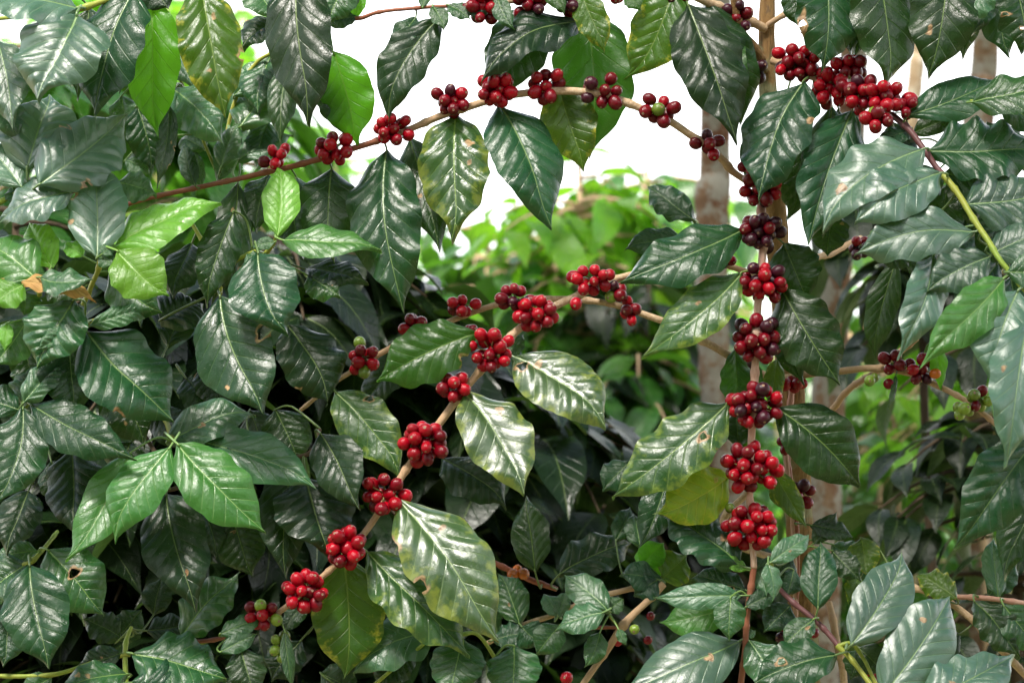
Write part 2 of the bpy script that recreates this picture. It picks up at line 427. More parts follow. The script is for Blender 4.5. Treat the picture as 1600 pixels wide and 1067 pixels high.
sn.set(sb.inputs['Base Color'], sn.mix(sn.mr(sn.noise(stc.outputs['Object'], 900, 2), .4, .6), (.10, .045, .03), (.36, .24, .15))); sb.inputs['Roughness'].default_value = .8
SCAR = sn.out(sb.outputs[0])
def cherry_mesh(key, el, fl):
    prof_ = [(0, -.93), (.10, -1.0), (.30, -.965), (.52, -.865), (.72, -.70), (.88, -.47), (.97, -.22), (1, .03), (.97, .28), (.88, .52), (.73, .72), (.53, .87), (.33, .955), (.20, .985), (.155, .995), (.12, .965), (0, .955)]
    seg = 22; V, F, mi = [], [], []
    for r, z in prof_:
        for k in range(seg):
            a = 6.28318*k/seg
            wob = 1+.015*math.sin(2*a+1)+.01*math.sin(3*a)
            V.append((r*math.cos(a)*wob*fl, r*math.sin(a)*wob, z*el))
    for i in range(len(prof_)-1):
        for k in range(seg):
            F.append((i*seg+k, i*seg+(k+1) % seg, (i+1)*seg+(k+1) % seg, (i+1)*seg+k)); mi.append(1 if i >= 13 else 0)
    me = bpy.data.meshes.new('coffee_cherry'); me.from_pydata(V, [], F)
    me.materials.append(CM[key]); me.materials.append(SCAR)
    me.polygons.foreach_set('use_smooth', [True]*len(F)); me.polygons.foreach_set('material_index', mi)
    return me
CH = {k: [cherry_mesh(k, 1.10, .95), cherry_mesh(k, 1.03, 1.0), cherry_mesh(k, 1.18, .93)] for k in CM}
MIXES = {'R': 'rrrrrrrdd', 'M': 'rrrddddp', 'D': 'ddddrp', 'P': 'pppppd', 'Q': 'dddppp', 'G': 'rrrrg', 'V': 'gggdd', 'O': 'oord'}
pet_n = NT('pedicel'); pb = pet_n.n('ShaderNodeBsdfPrincipled'); ptc = pet_n.n('ShaderNodeTexCoord')
pet_n.set(pb.inputs['Base Color'], pet_n.mix(pet_n.mr(pet_n.noise(ptc.outputs['Object'], 300, 2), .4, .6), (.16, .20, .05), (.30, .20, .09))); pb.inputs['Roughness'].default_value = .6
PED = pet_n.out(pb.outputs[0])
def cluster(parent, cx, cy, rx, ry, n, mix='R', dz=0.0, dia=22.0, extra=None):
    """n cherries packed round the stem inside an ellipse rx, ry px"""
    exec_seed[0] += 1; rng = random.Random(5000+exec_seed[0]*13)
    dia *= .95; rx *= .96; ry *= .96; d = 3+dz/100.0; s = K*d; r = dia*.5
    rz = min(rx, ry)*.75; th = rng.uniform(-.6, .6); rx *= rng.uniform(.98, 1.12); ry *= rng.uniform(.94, 1.06)
    pts = []
    for i in range(n):
        a = rng.uniform(0, 6.28); q = math.sqrt(rng.random())
        pts.append([math.cos(a)*q*(rx-r), math.sin(a)*q*(ry-r), rng.uniform(-.2, 1)*rz*.7])
    for it in range(160):
        for i in range(n):
            p = pts[i]
            for j in range(i):
                q = pts[j]
                dx, dy, dd = p[0]-q[0], p[1]-q[1], p[2]-q[2]
                l = math.sqrt(dx*dx+dy*dy+dd*dd)+1e-6
                m = dia*.95
                if l < m:
                    k = (m-l)/l*.5
                    p[0] += dx*k; p[1] += dy*k; p[2] += dd*k*.8; q[0] -= dx*k; q[1] -= dy*k; q[2] -= dd*k*.8
        for p in pts:
            ex = math.hypot(p[0]/max(rx-r, 1), p[1]/max(ry-r, 1))
            if ex > 1: p[0] /= ex**.5; p[1] /= ex**.5
            p[2] = max(-rz*.5, min(rz*1.0, p[2]))
            # keep away from the stem that runs through the middle (depth direction)
            if it < 150: p[0] *= .995; p[1] *= .995; p[2] += (0-p[2])*.01
    c0 = P(cx, cy, d)
    for p in pts:
        if rng.random() < .28: p[0] *= 1.28; p[1] *= 1.2; p[2] -= 4
    V, F = [], []
    cents = []
    for p in pts:
        w = c0 + RT*p[0]*s + UP*p[1]*s - FW*(p[2]+r*.5)*s
        cents.append(w)
        a = c0 + (w-c0)*.12
        tube_into(V, F, [a, a.lerp(w, .6)+Vector((0, 0, -.001)), w], [.0011, .0009, .0011], 5)
    cl = meshobj('cherry_cluster', V, F, PED, parent, origin=c0)
    for i, w in enumerate(cents):
        key = rng.choice(MIXES[mix])
        if extra and i in extra: key = extra[i]
        ob = bpy.data.objects.new('coffee_cherry', rng.choice(CH[key])); COL.objects.link(ob); ob.parent = cl
        ob.location = w - wpos(cl)
        out = (w-c0).normalized() + Vector((rng.uniform(-.5, .5), rng.uniform(-.6, .3), rng.uniform(-.5, .4)))
        ob.rotation_euler = out.to_track_quat('Z', 'Y').to_euler()
        k = r*s*rng.uniform(.84, 1.08)
        ob.scale = (k, k, k)

def branch(label, stems, leaves, clusters=(), name='coffee_branch', cat='branch', group='coffee branches in the thicket'):
    """stems: list of (material, points[, kw])"""
    f = stems[0][1][0]; root = empty(name, P(f[0], f[1], 3+f[2]/100), label, cat, group)
    C = []
    for st in stems:
        C.append(stem(root, st[1], st[0], **(st[2] if len(st) > 2 else {})))
    for c in clusters: cluster(root, *c)
    for l in leaves: make_leaf(root, C, l)
    return root
# ================================================================== THE GROVE, branch by branch
# ---- main tree: trunk and bare limbs
tr = empty('coffee_tree', Vector((P(1240, 600, 3.12).x, P(1240, 600, 3.12).y, 0)), 'slender coffee tree with furrowed tan bark rising behind the hanging string of cherries', 'tree')
zb = P(1255, 1067, 3.16)
base_y = 1067+(zb.z)/(K*3.16)
TRUNK = stem(tr, [(1290, base_y, 24, 27), (1268, 1500, 19, 25), (1258, 1067, 15, 23), (1252, 900, 14, 22), (1243, 700, 13, 21), (1232, 560, 12, 20), (1217, 400, 11, 18), (1206, 250, 10, 16), (1198, 100, 10, 13.5), (1199, 0, 10, 12.5), (1203, -120, 10, 11), (1190, -420, 10, 8), (1200, -700, 10, 4)], 'trunk', 20, 'trunk', False)
stem(tr, [(1196, 112, 9, 6), (1180, 78, 7, 8), (1160, 52, 6, 7), (1150, 20, 5, 6), (1140, -40, 4, 5)], 'trunk', 10, 'limb')
stem(tr, [(1200, 40, 9, 5), (1216, 28, 8, 5), (1234, 18, 8, 4), (1262, 2, 7, 4), (1290, -30, 6, 4)], 'bark', 8, 'limb')
stem(tr, [(1228, 560, 12, 6), (1262, 420, 16, 5), (1300, 396, 22, 5), (1345, 372, 28, 4)], 'bark', 8, 'limb')
stem(tr, [(1240, 880, 12, 5), (1150, 850, 12, 6), (1130, 812, 10, 6), (1172, 765, 9, 5), (1180, 740, 10, 4)], 'bark', 8, 'limb')
stem(tr, [(1300, 640, 30, 5), (1330, 605, 20, 5), (1362, 585, 10, 5), (1400, 555, 6, 5), (1432, 528, 4, 5)], 'bark', 8, 'limb')
stem(tr, [(1295, 940, 18, 5), (1305, 990, 16, 6), (1316, 1040, 15, 6), (1318, 1110, 15, 6)], 'bark', 8, 'limb')
stem(tr, [(1238, 600, 10, 5), (1228, 700, 8, 4), (1240, 830, 7, 4), (1243, 960, 7, 4), (1243, 1090, 7, 4)], 'pink', 8, 'limb')

# ---- arching branch across the top
branch('long bare branch arching under the white sky with nine cherry clusters spaced along it', [
 ('bark', [(1196, 300, 8, 5), (1150, 272, 4, 5.5), (1118, 240, 2, 6), (1040, 186, 0, 6), (960, 155, -1, 6), (915, 144, -1, 6), (860, 143, -1, 6), (800, 149, -1, 6), (735, 165, -1, 6), (670, 190, 0, 5.5), (612, 212, 0, 5)]),
 ('red', [(615, 210, 0, 5.2), (560, 230, 1, 5), (500, 249, 2, 4.8), (440, 264, 4, 4.5), (390, 275, 5, 4.2), (340, 287, 7, 4), (285, 298, 9, 4), (225, 312, 11, 3.5), (150, 335, 14, 3)])],
 [ (712, 174, 718, 372, 110, 0, 'mt', dict(e=28, az=-4, quilt=.10, fold=.05, bow=.05, side=.02)),
   (780, 163, 853, 355, 104, 1, 'bl', dict(e=34, az=12, side=-.03, fold=.05)),
   (604, 232, 632, 480, 112, 1, 'bl', dict(e=30, az=-10, side=.05, quilt=.09, wave=.14)),
   (640, 215, 690, 390, 70, 5, 'dk', dict(az=-20)),
   (518, 262, 512, 405, 90, 4, 'dk', dict(e=25, wave=.14)),
   (462, 275, 468, 400, 70, 8, 'dk'),
   (872, 130, 917, 264, 88, 2, 'ol', dict(e=8, side=.02)),
   (340, 285, 372, 192, 38, 8, 'cg'), (305, 290, 287, 222, 30, 7, 'bl'), (315, 292, 300, 232, 22, 8, 'gr'),
   (372, 250, 455, 205, 40, 7, 'cg'), (375, 248, 348, 205, 36, 9, 'bl'),
   (372, 285, 330, 472, 62, 6, 'dk', dict(az=20, e=20)), (420, 272, 395, 360, 60, 9, 'dk'),
 ],
 [ (432, 247, 24, 26, 6, 'R', 3, 20), (522, 233, 33, 28, 13, 'R', 1, 21), (614, 203, 30, 28, 14, 'R', 0, 20.5),
   (706, 158, 32, 25, 13, 'M', -1, 20.5), (776, 142, 33, 29, 16, 'R', -1, 21), (852, 135, 29, 29, 9, 'R', -1, 22),
   (941, 144, 34, 32, 9, 'D', -1, 22), (1028, 174, 32, 30, 8, 'D', 0, 22, {3: 'g'}), (1108, 228, 32, 30, 6, 'D', 1, 21)])

# ---- top branch
branch('fruiting branch along the top edge with cherries half cut off by the frame', [
 ('bark', [(1196, 46, 9, 7), (1150, 22, 7, 7), (1085, -4, 4, 7), (1030, -26, 3, 6), (960, -12, 2, 5), (880, -6, 2, 5), (800, 2, 1, 4.5), (740, 8, 1, 4)]),
 ('red', [(745, 8, 1, 4), (700, 10, 1, 3.2), (640, 14, 2, 3), (590, 20, 2, 3), (560, 29, 3, 3.5), (520, 26, 4, 2.6), (430, -20, 6, 2.5)])],
 [ (908, 33, 748, 120, 72, 1, 'mk', dict(e=38, az=0, wave=.16, quilt=.12, bow=.10, side=.06)), (838, 12, 760, 150, 95, 5, 'bl', dict(e=20)),
   (915, 12, 925, 245, 128, 5, 'gd', dict(e=6, side=-.04)), (905, -20, 950, 80, 52, 0, 'ol', dict(e=10)),
   (1052, -25, 983, 127, 90, 1, 'ol', dict(e=6, side=-.08, label='olive leaf hanging at the top with its tip hooked to the left')),
   (1074, 5, 1150, 220, 106, 0, 'mk', dict(e=32, az=-6, bow=.06, wave=.12, label='dark leaf with a broad silvery sheen hanging in front of the sky')),
   (1105, 5, 1172, 190, 90, 5, 'dk', dict(e=10)), (1130, 30, 1160, 150, 50, 7, 'gd'),
   (688, 28, 600, 182, 76, 1, 'mk', dict(e=18, side=.07, wave=.10)), (650, 26, 617, 76, 40, 2, 'bl'), 
   (660, 12, 664, -30, 20, 1, 'gr'), (676, 10, 696, 44, 28, 0, 'gr'), (700, 8, 735, 30, 26, 0, 'gr'), (776, -8, 800, 46, 30, -1, 'gr'),
   (745, -2, 748, 35, 30, 0, 'bl'), (558, 26, 508, 38, 26, 3, 'bl'), (555, 28, 562, -20, 26, 3, 'gl'), (850, -25, 885, 18, 30, 0, 'gd'), (980, -10, 1000, 14, 30, 0, 'gd')],
 [ (757, 12, 40, 26, 13, 'D', 0, 20.5), (828, 6, 30, 24, 9, 'D', 0, 21), (887, 4, 24, 22, 7, 'D', 1, 21), (962, -6, 14, 12, 3, 'D', 1, 20), (1060, -2, 22, 14, 4, 'D', 2, 21),
   (1152, 28, 34, 30, 9, 'Q', 6, 21), (1182, 112, 18, 22, 4, 'Q', 7, 21)])

# ---- vertical string of fruit
V7 = dict(nodes=True)
branch('thin stem hanging straight down in front of the trunk strung with dense cherry clusters', [
 ('pink', [(1196, 262, 6, 5), (1190, 320, 2, 6.2), (1192, 385, 0, 6.2), (1188, 440, -1, 6.2), (1183, 500, -2, 6.2), (1180, 570, -2, 6.2), (1176, 640, -2, 6), (1173, 730, -2, 5.6), (1173, 800, -2, 5), (1178, 886, -2, 5)]),
 ('red', [(1178, 884, -2, 5.2), (1171, 930, -2, 4.8), (1166, 985, -2, 4.8), (1161, 1040, -2, 5), (1152, 1110, -2, 5.2)])],
 [ (1162, 357, 970, 437, 84, -1, 'bl', dict(e=30, az=0, side=-.05, fold=.1, bow=.05, label='dark blue-green leaf reaching left beside the purple cherries')),
   (1160, 425, 1008, 552, 78, -2, 'mg', dict(e=24, side=-.06, curl=.2, holes=[(.3, .45, .05, .03)])),
   (1139, 627, 956, 775, 96, -2, 'mg', dict(e=24, side=-.05, holes=[(-.28, .30, .12, .035)], label='mottled green leaf with a small hole on the left of the cherry string')),
   (1224, 380, 1262, 470, 84, 3, 'dk', dict(e=10)), (1222, 452, 1312, 600, 100, 0, 'dk', dict(e=14, side=.02, label='nearly black leaf hanging right of the trunk below the red cherries')),
   (1225, 480, 1250, 600, 60, 5, 'dk'),
   (1213, 636, 1346, 762, 100, -1, 'dk', dict(e=14, az=10, side=-.03, label='big dark leaf pointing down right from the lower cherries')),
   (1150, 545, 1158, 650, 50, 3, 'gd', dict(e=5)), (1170, 560, 1176, 640, 48, 5, 'gd'),
   (1150, 643, 1155, 700, 46, 3, 'dk'), (1215, 560, 1206, 640, 32, 3, 'ol'),
   (1142, 742, 1030, 806, 84, 1, 'yl', dict(e=8, wave=.16, holes=[(.2, .22, .06, .03)], label='yellowing leaf with bright yellow veins beside the lower cherries')),
   (1158, 884, 1035, 796, 78, -2, 'bl', dict(e=40, quilt=.10, holes=[(.28, .32, .06, .03)])),
   (1205, 730, 1262, 826, 40, 1, 'ol', dict(e=-5, twist=.9)), (1212, 740, 1228, 800, 34, 4, 'ol'),
   (1168, 890, 1125, 868, 22, -2, 'yg'), (1178, 890, 1225, 870, 22, -1, 'gr'),
   (1166, 922, 1080, 898, 44, -1, 'bl', dict(e=36, holes=[(-.25, .25, .09, .06)])), (1160, 930, 1020, 936, 42, -3, 'cg', dict(e=20)), (1142, 932, 1138, 1000, 50, -4, 'gr', dict(e=20)),
   (1165, 948, 1215, 925, 30, -3, 'bl'), (1158, 999, 970, 1080, 88, -2, 'sv', dict(e=38, side=-.04, holes=[(-.1, .3, .09, .03)])),
   (1138, 950, 1030, 975, 62, 2, 'lg', dict(e=25)), (1170, 1000, 1222, 1085, 62, -2, 'cg', dict(e=30)), (1164, 995, 1182, 985, 14, -2, 'gr'),
   (1178, 880, 1200, 930, 30, 0, 'cg')],
 [ (1187, 297, 37, 28, 13, 'D', 1, 22), (1191, 363, 38, 30, 16, 'P', 0, 22), (1191, 440, 41, 35, 20, 'M', -1, 22.5), (1184, 533, 40, 38, 22, 'Q', -2, 22.5),
   (1177, 631, 42, 38, 22, 'M', -2, 22.5), (1174, 731, 43, 38, 23, 'R', -2, 23), (1175, 823, 42, 39, 23, 'R', -2, 23), (1168, 262, 14, 24, 3, 'R', 2, 19), (1140, 793, 8, 8, 1, 'V', 0, 17, {0: 'g'})])

# ---- middle branch sweeping to lower left
branch('long branch sweeping down to the lower left with bright red cherry clusters', [
 ('bark', [(1200, 445, 9, 5), (1165, 425, 5, 5), (1105, 408, 3, 4.5), (1030, 418, 2, 5), (968, 434, 1, 5), (925, 452, 0, 5.5), (880, 472, 0, 6), (838, 494, -1, 6), (800, 524, -1, 6), (762, 565, -2, 6), (725, 610, -2, 6), (685, 662, -3, 6), (645, 718, -3, 5.8), (610, 772, -4, 5.6), (575, 825, -4, 5.2), (535, 872, -4, 4.8), (490, 912, -4, 4.8), (450, 945, -4, 4.6), (415, 968, -4, 4.2)]),
 ('red', [(418, 966, -4, 4.3), (380, 984, -4, 3.8), (345, 997, -3, 3.4), (310, 1002, -2, 3.2), (270, 1006, 0, 3)])],
 [ (746, 520, 589, 597, 92, -3, 'gd', dict(e=12, side=.03, holes=[(-.85, .2, .22, .06)], label='deep green wet-looking leaf pointing left between the two middle branches')),
   (724, 610, 822, 768, 100, -3, 'sh', dict(e=40, az=6, side=-.03)),
   (800, 556, 952, 657, 95, -2, 'sh', dict(e=40, az=0, side=-.02, quilt=.09, holes=[(.25, .16, .18, .035), (-.1, .24, .10, .02)], label='silvery leaf with a torn base reaching right from the middle branch')),
   (522, 610, 634, 742, 82, 4, 'mg', dict(e=24, holes=[(-.7, .28, .14, .035)], side=-.02)),
   (622, 779, 772, 1000, 124, -5, 'sh', dict(e=34, az=4, side=-.03, quilt=.09, fold=.06, holes=[(.95, .52, .18, .035), (.98, .22, .2, .05), (-.35, .3, .06, .015)], label='large glossy mottled leaf with a bitten edge hanging from the lower middle branch')),
   (574, 862, 736, 1022, 96, -3, 'mg', dict(e=30, side=.02, holes=[(-.95, .62, .2, .06)])),
   (536, 866, 543, 1060, 114, -2, 'ol', dict(e=4, az=0, bow=.02, label='flat olive green leaf hanging below the last bright cherry clusters')),
   (790, 560, 815, 520, 30, 0, 'gr'), (930, 440, 960, 470, 20, 1, 'dk'),
   (343, 990, 414, 962, 32, -6, 'gr', dict(e=36)), (343, 1018, 402, 988, 30, -7, 'gr', dict(e=30)), (376, 1012, 398, 1085, 60, -6, 'dk', dict(e=30)),
   (445, 985, 458, 1080, 22, -5, 'gr', dict(twist=1.0)), (478, 940, 440, 990, 30, 1, 'dk')],
 [ (925, 436, 40, 26, 12, 'G', -1, 20.5), (962, 458, 16, 22, 4, 'D', 0, 21, {0: 'g'}), (804, 466, 30, 22, 9, 'Q', -1, 20.5), (838, 490, 40, 28, 15, 'R', -2, 21.5), (767, 549, 33, 35, 16, 'R', -3, 22),
   (709, 604, 29, 29, 8, 'R', -3, 22.5), (662, 690, 37, 37, 18, 'R', -4, 22.5), (601, 771, 35, 33, 16, 'R', -4, 22.5), (540, 855, 36, 34, 17, 'R', -5, 22.5),
   (479, 925, 36, 33, 18, 'R', -5, 22), (412, 960, 28, 28, 10, 'R', -4, 20, {0: 'g', 4: 'g'}), (440, 1010, 18, 40, 6, 'V', -3, 18), (1128, 404, 26, 14, 5, 'Q', 3, 20), (1056, 428, 14, 8, 2, 'D', 3, 19), (900, 474, 10, 10, 1, 'R', -1, 21)])

# ---- second middle branch
branch('branch crossing the middle from the trunk to the left with sparse cherry pairs', [
 ('bark', [(1215, 600, 8, 7), (1140, 556, 4, 6.5), (1085, 527, 3, 6), (1040, 503, 2, 5.5), (985, 484, 2, 5), (925, 470, 2, 4.8), (865, 467, 3, 4.6), (800, 472, 3, 4.6), (745, 485, 4, 4.6), (690, 508, 4, 4.6), (640, 530, 5, 4.6), (595, 552, 5, 4.4), (555, 577, 6, 4), (525, 596, 8, 3.6), (470, 640, 12, 3)])],
 [ (448, 508, 518, 626, 94, 6, 'mk', dict(e=28)), (640, 545, 560, 640, 60, 14, 'mk'), (690, 715, 796, 782, 70, 8, 'mk', dict(e=46, quilt=.12))],
 [ (985, 485, 16, 32, 5, 'R', 1, 20), (722, 478, 27, 18, 6, 'R', 3, 20.5), (736, 515, 10, 8, 2, 'R', 4, 18), (646, 510, 24, 19, 7, 'D', 4, 20), (569, 560, 25, 33, 10, 'R', 4, 21, {2: 'g', 5: 'g'}), (1045, 505, 12, 12, 2, 'D', 4, 18), (1072, 512, 8, 8, 1, 'D', 4, 18)])

# ---- upper right branch with yellow-green tip
branch('upper right branch with one massive cherry cluster, pale leaves and a yellow-green tip', [
 ('bark', [(1208, 95, 8, 7), (1245, 108, 4, 6.5), (1300, 135, 0, 6), (1350, 160, -3, 6), (1395, 180, -5, 5.2)]),
 ('purple', [(1393, 179, -5, 5.4), (1420, 203, -7, 5), (1445, 235, -9, 4.8), (1463, 262, -10, 4.6), (1475, 275, -11, 4.4)]),
 ('green', [(1473, 273, -11, 5), (1498, 305, -13, 5), (1520, 340, -15, 4.8), (1540, 372, -17, 4.6), (1562, 405, -19, 4.4), (1590, 440, -20, 4), (1625, 478, -22, 3.6)])],
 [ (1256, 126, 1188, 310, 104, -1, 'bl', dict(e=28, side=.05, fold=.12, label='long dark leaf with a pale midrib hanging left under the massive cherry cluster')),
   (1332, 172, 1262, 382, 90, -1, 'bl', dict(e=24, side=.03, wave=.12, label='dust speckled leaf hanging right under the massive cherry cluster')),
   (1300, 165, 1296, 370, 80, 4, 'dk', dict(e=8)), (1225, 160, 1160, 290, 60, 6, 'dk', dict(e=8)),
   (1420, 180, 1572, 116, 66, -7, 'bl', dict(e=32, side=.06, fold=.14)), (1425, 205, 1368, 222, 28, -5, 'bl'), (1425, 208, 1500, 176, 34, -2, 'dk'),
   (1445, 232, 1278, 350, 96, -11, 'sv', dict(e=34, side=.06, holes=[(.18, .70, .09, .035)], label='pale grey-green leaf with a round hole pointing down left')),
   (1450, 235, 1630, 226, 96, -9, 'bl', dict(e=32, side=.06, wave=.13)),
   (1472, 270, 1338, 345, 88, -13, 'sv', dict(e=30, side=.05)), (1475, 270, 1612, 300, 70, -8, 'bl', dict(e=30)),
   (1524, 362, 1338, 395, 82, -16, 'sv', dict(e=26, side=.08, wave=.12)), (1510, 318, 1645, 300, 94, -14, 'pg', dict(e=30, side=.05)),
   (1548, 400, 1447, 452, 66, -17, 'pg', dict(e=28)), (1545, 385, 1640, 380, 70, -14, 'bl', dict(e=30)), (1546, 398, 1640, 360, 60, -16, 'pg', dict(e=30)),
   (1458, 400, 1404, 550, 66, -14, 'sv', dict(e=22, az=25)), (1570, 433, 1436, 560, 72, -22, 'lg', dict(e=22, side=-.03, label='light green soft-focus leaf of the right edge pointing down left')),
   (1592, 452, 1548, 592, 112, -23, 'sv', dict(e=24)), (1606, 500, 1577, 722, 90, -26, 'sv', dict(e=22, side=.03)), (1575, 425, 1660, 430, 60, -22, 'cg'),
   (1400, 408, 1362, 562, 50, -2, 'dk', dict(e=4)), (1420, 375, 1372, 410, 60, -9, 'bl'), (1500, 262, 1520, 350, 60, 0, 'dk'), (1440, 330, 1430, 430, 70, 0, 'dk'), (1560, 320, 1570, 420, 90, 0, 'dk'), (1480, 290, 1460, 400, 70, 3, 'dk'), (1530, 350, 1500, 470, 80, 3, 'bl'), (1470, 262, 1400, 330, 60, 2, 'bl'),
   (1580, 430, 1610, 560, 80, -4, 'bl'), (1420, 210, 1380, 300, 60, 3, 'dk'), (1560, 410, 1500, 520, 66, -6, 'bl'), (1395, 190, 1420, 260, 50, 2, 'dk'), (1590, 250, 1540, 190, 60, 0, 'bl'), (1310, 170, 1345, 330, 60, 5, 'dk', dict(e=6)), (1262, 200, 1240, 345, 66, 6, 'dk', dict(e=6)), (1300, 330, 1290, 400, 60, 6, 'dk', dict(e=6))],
 [ (1245, 100, 40, 31, 17, 'M', 1, 21.5), (1300, 140, 32, 32, 13, 'R', -1, 22), (1328, 106, 36, 20, 9, 'M', -1, 22, {3: 'g'}), (1345, 146, 34, 32, 13, 'M', -4, 22.5), (1384, 152, 38, 28, 12, 'R', -6, 22.5), (1368, 188, 28, 20, 7, 'M', -8, 22.5, {1: 'g'}), (1416, 168, 16, 20, 5, 'D', -6, 21), (1284, 118, 14, 10, 3, 'R', 0, 21), (1505, 296, 7, 6, 1, 'R', -6, 18)])

# ---- right middle branch
branch('thin branch leaving the trunk to the right with green and dark red cherries', [
 ('bark', [(1222, 592, 10, 6.5), (1262, 584, 8, 6), (1310, 580, 6, 5.6), (1360, 576, 4, 5.4), (1410, 580, 3, 5.2), (1455, 597, 2, 5), (1495, 618, 1, 4.4), (1535, 645, 0, 4), (1575, 680, -1, 3.6), (1625, 722, -2, 3.4)])],
 [ (1462, 530, 1470, 610, 26, 1, 'gl', dict(e=5)), (1400, 585, 1388, 640, 10, 2, 'gr')],
 [ (1394, 566, 26, 20, 5, 'D', 2, 20), (1440, 578, 26, 28, 8, 'D', 1, 20, {3: 'o'}), (1362, 592, 14, 14, 2, 'V', 3, 19, {0: 'g', 1: 'g'}), (1388, 600, 10, 10, 1, 'D', 2, 21),
   (1528, 622, 26, 26, 6, 'V', -1, 20.5, {0: 'g', 1: 'g'}), (1500, 642, 22, 14, 4, 'V', -1, 20.5, {0: 'g', 1: 'g', 2: 'g', 3: 'g'}),
   (1240, 601, 24, 12, 5, 'R', 8, 20), (1343, 386, 18, 22, 6, 'D', 20, 18), (1458, 388, 14, 8, 2, 'D', 4, 18)])

branch('shaded inner branch behind the lower trunk bearing dull dark cherries', [
 ('red', [(1236, 640, 9, 4), (1232, 720, 8, 3.6), (1244, 800, 7, 3.6), (1246, 900, 7, 3.6), (1240, 1000, 7, 3.6), (1238, 1090, 7, 3.6)])],
 [ (1266, 820, 1335, 838, 32, 3, 'dk', dict(e=30)), (1300, 850, 1355, 880, 40, 8, 'gr'), (1240, 870, 1200, 905, 46, 5, 'dk')],
 [ (1253, 772, 20, 26, 6, 'Q', 5, 21), (1228, 690, 14, 24, 5, 'D', 6, 20), (1232, 990, 26, 22, 7, 'D', 6, 19), (1272, 988, 8, 10, 1, 'D', 4, 19)])

# ---- left: pale leaves at the top left
branch('cluster of big pale grey-green leaves filling the top left corner', [
 ('green', [(230, -20, -4, 4.5), (175, -2, -5, 4.5), (125, 14, -6, 5), (60, 25, -4, 3.5), (-30, 30, -2, 3)])],
 [ (124, 12, -45, -2, 68, -8, 'sv', dict(e=40)), (120, 20, 48, 152, 126, -9, 'sv', dict(e=34, az=-6, side=-.07, quilt=.08, label='broad pale leaf with a curved midrib in the top left corner')),
   (140, 12, 120, 110, 60, 2, 'dk'), (110, 20, 125, 150, 60, 4, 'dk'), (-5, 60, 20, 200, 70, -1, 'pg', dict(e=30))])
branch('dark pointed leaf and glowing green backlit leaves hanging from the top edge on the left', [
 ('bark', [(520, -40, 2, 4), (420, -34, 1, 4), (330, -30, 0, 4), (260, -26, 0, 4), (190, -16, 0, 4)])],
 [ (208, -18, 146, 180, 98, -5, 'bl', dict(e=22, az=-14, side=.03, label='dark blue leaf ending in a long thin drip tip at the upper left')),
   (236, -12, 236, 214, 84, -3, 'gl', dict(e=5, az=0, wave=.16, label='vivid green backlit leaf with wavy edges hanging at the upper left')),
   (313, -30, 350, 180, 98, -4, 'ol', dict(e=20, az=14, quilt=.12, label='brownish olive leaf with striped sheen between its veins at the top left')),
   (466, -60, 494, 190, 102, -4, 'mk', dict(e=22, az=-20, side=.03, label='large dull dark leaf with purplish sheen hanging from the top edge')),
   (520, 80, 556, 230, 84, 1, 'gl', dict(e=0, side=-.04, label='smooth bright green leaf glowing against the sky behind the large dull leaf')),
   (452, 90, 438, 218, 46, 2, 'dk'), (500, 110, 540, 210, 50, 3, 'dk'), (545, -30, 512, 36, 62, 0, 'gr'),
   (232, -20, 262, 12, 60, -3, 'mk'), (395, -20, 430, 30, 60, 2, 'cg'), (438, 30, 375, 68, 42, 4, 'mk', dict(e=50)),
   (560, -20, 500, 30, 40, 3, 'mk')])
branch('grey-green leafy twigs between the hanging leaves and the arching branch at the left', [
 ('green', [(460, 60, 8, 3), (430, 80, 8, 3), (400, 100, 9, 3), (370, 150, 9, 3), (350, 230, 9, 3), (345, 290, 9, 3)]),
 ('green', [(280, 120, 8, 2.5), (310, 200, 9, 2.5), (330, 250, 9, 2.5), (345, 280, 9, 2.5)])],
 [ (268, 138, 348, 218, 84, 6, 'cg', dict(e=44)), (375, 198, 442, 112, 74, 6, 'cg', dict(e=40)), (365, 150, 420, 90, 46, 8, 'cg'), (262, 80, 300, 130, 60, 9, 'pg', dict(e=44)),
   (262, 158, 242, 290, 32, 1, 'dk', dict(az=40)), (214, 165, 240, 268, 62, 5, 'bl', dict(e=12)), (190, 150, 205, 215, 50, 7, 'gr'), (183, 285, 246, 303, 48, 2, 'cg', dict(e=30)), (196, 250, 235, 270, 30, 5, 'cg'),
   (345, 262, 372, 192, 38, 5, 'cg'), (400, 110, 455, 150, 50, 9, 'bl'), (425, 85, 400, 175, 60, 10, 'gr'), (320, 235, 280, 215, 40, 10, 'gr'), (240, 70, 180, 140, 60, 9, 'gr'), (420, 190, 400, 260, 46, 11, 'gr')])
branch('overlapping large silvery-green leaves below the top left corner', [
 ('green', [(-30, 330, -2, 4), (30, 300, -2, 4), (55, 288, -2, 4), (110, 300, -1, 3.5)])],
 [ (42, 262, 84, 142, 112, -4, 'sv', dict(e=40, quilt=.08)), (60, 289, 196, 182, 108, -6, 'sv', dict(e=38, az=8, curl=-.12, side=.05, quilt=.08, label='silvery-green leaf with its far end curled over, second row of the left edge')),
   (34, 292, -25, 215, 66, -4, 'sv', dict(e=40)), (112, 300, -8, 345, 62, -5, 'sv', dict(e=36)), (20, 290, 35, 320, 40, -1, 'gr'), (60, 300, 30, 340, 60, 0, 'cg'), (-20, 140, 30, 215, 60, 0, 'pg')])

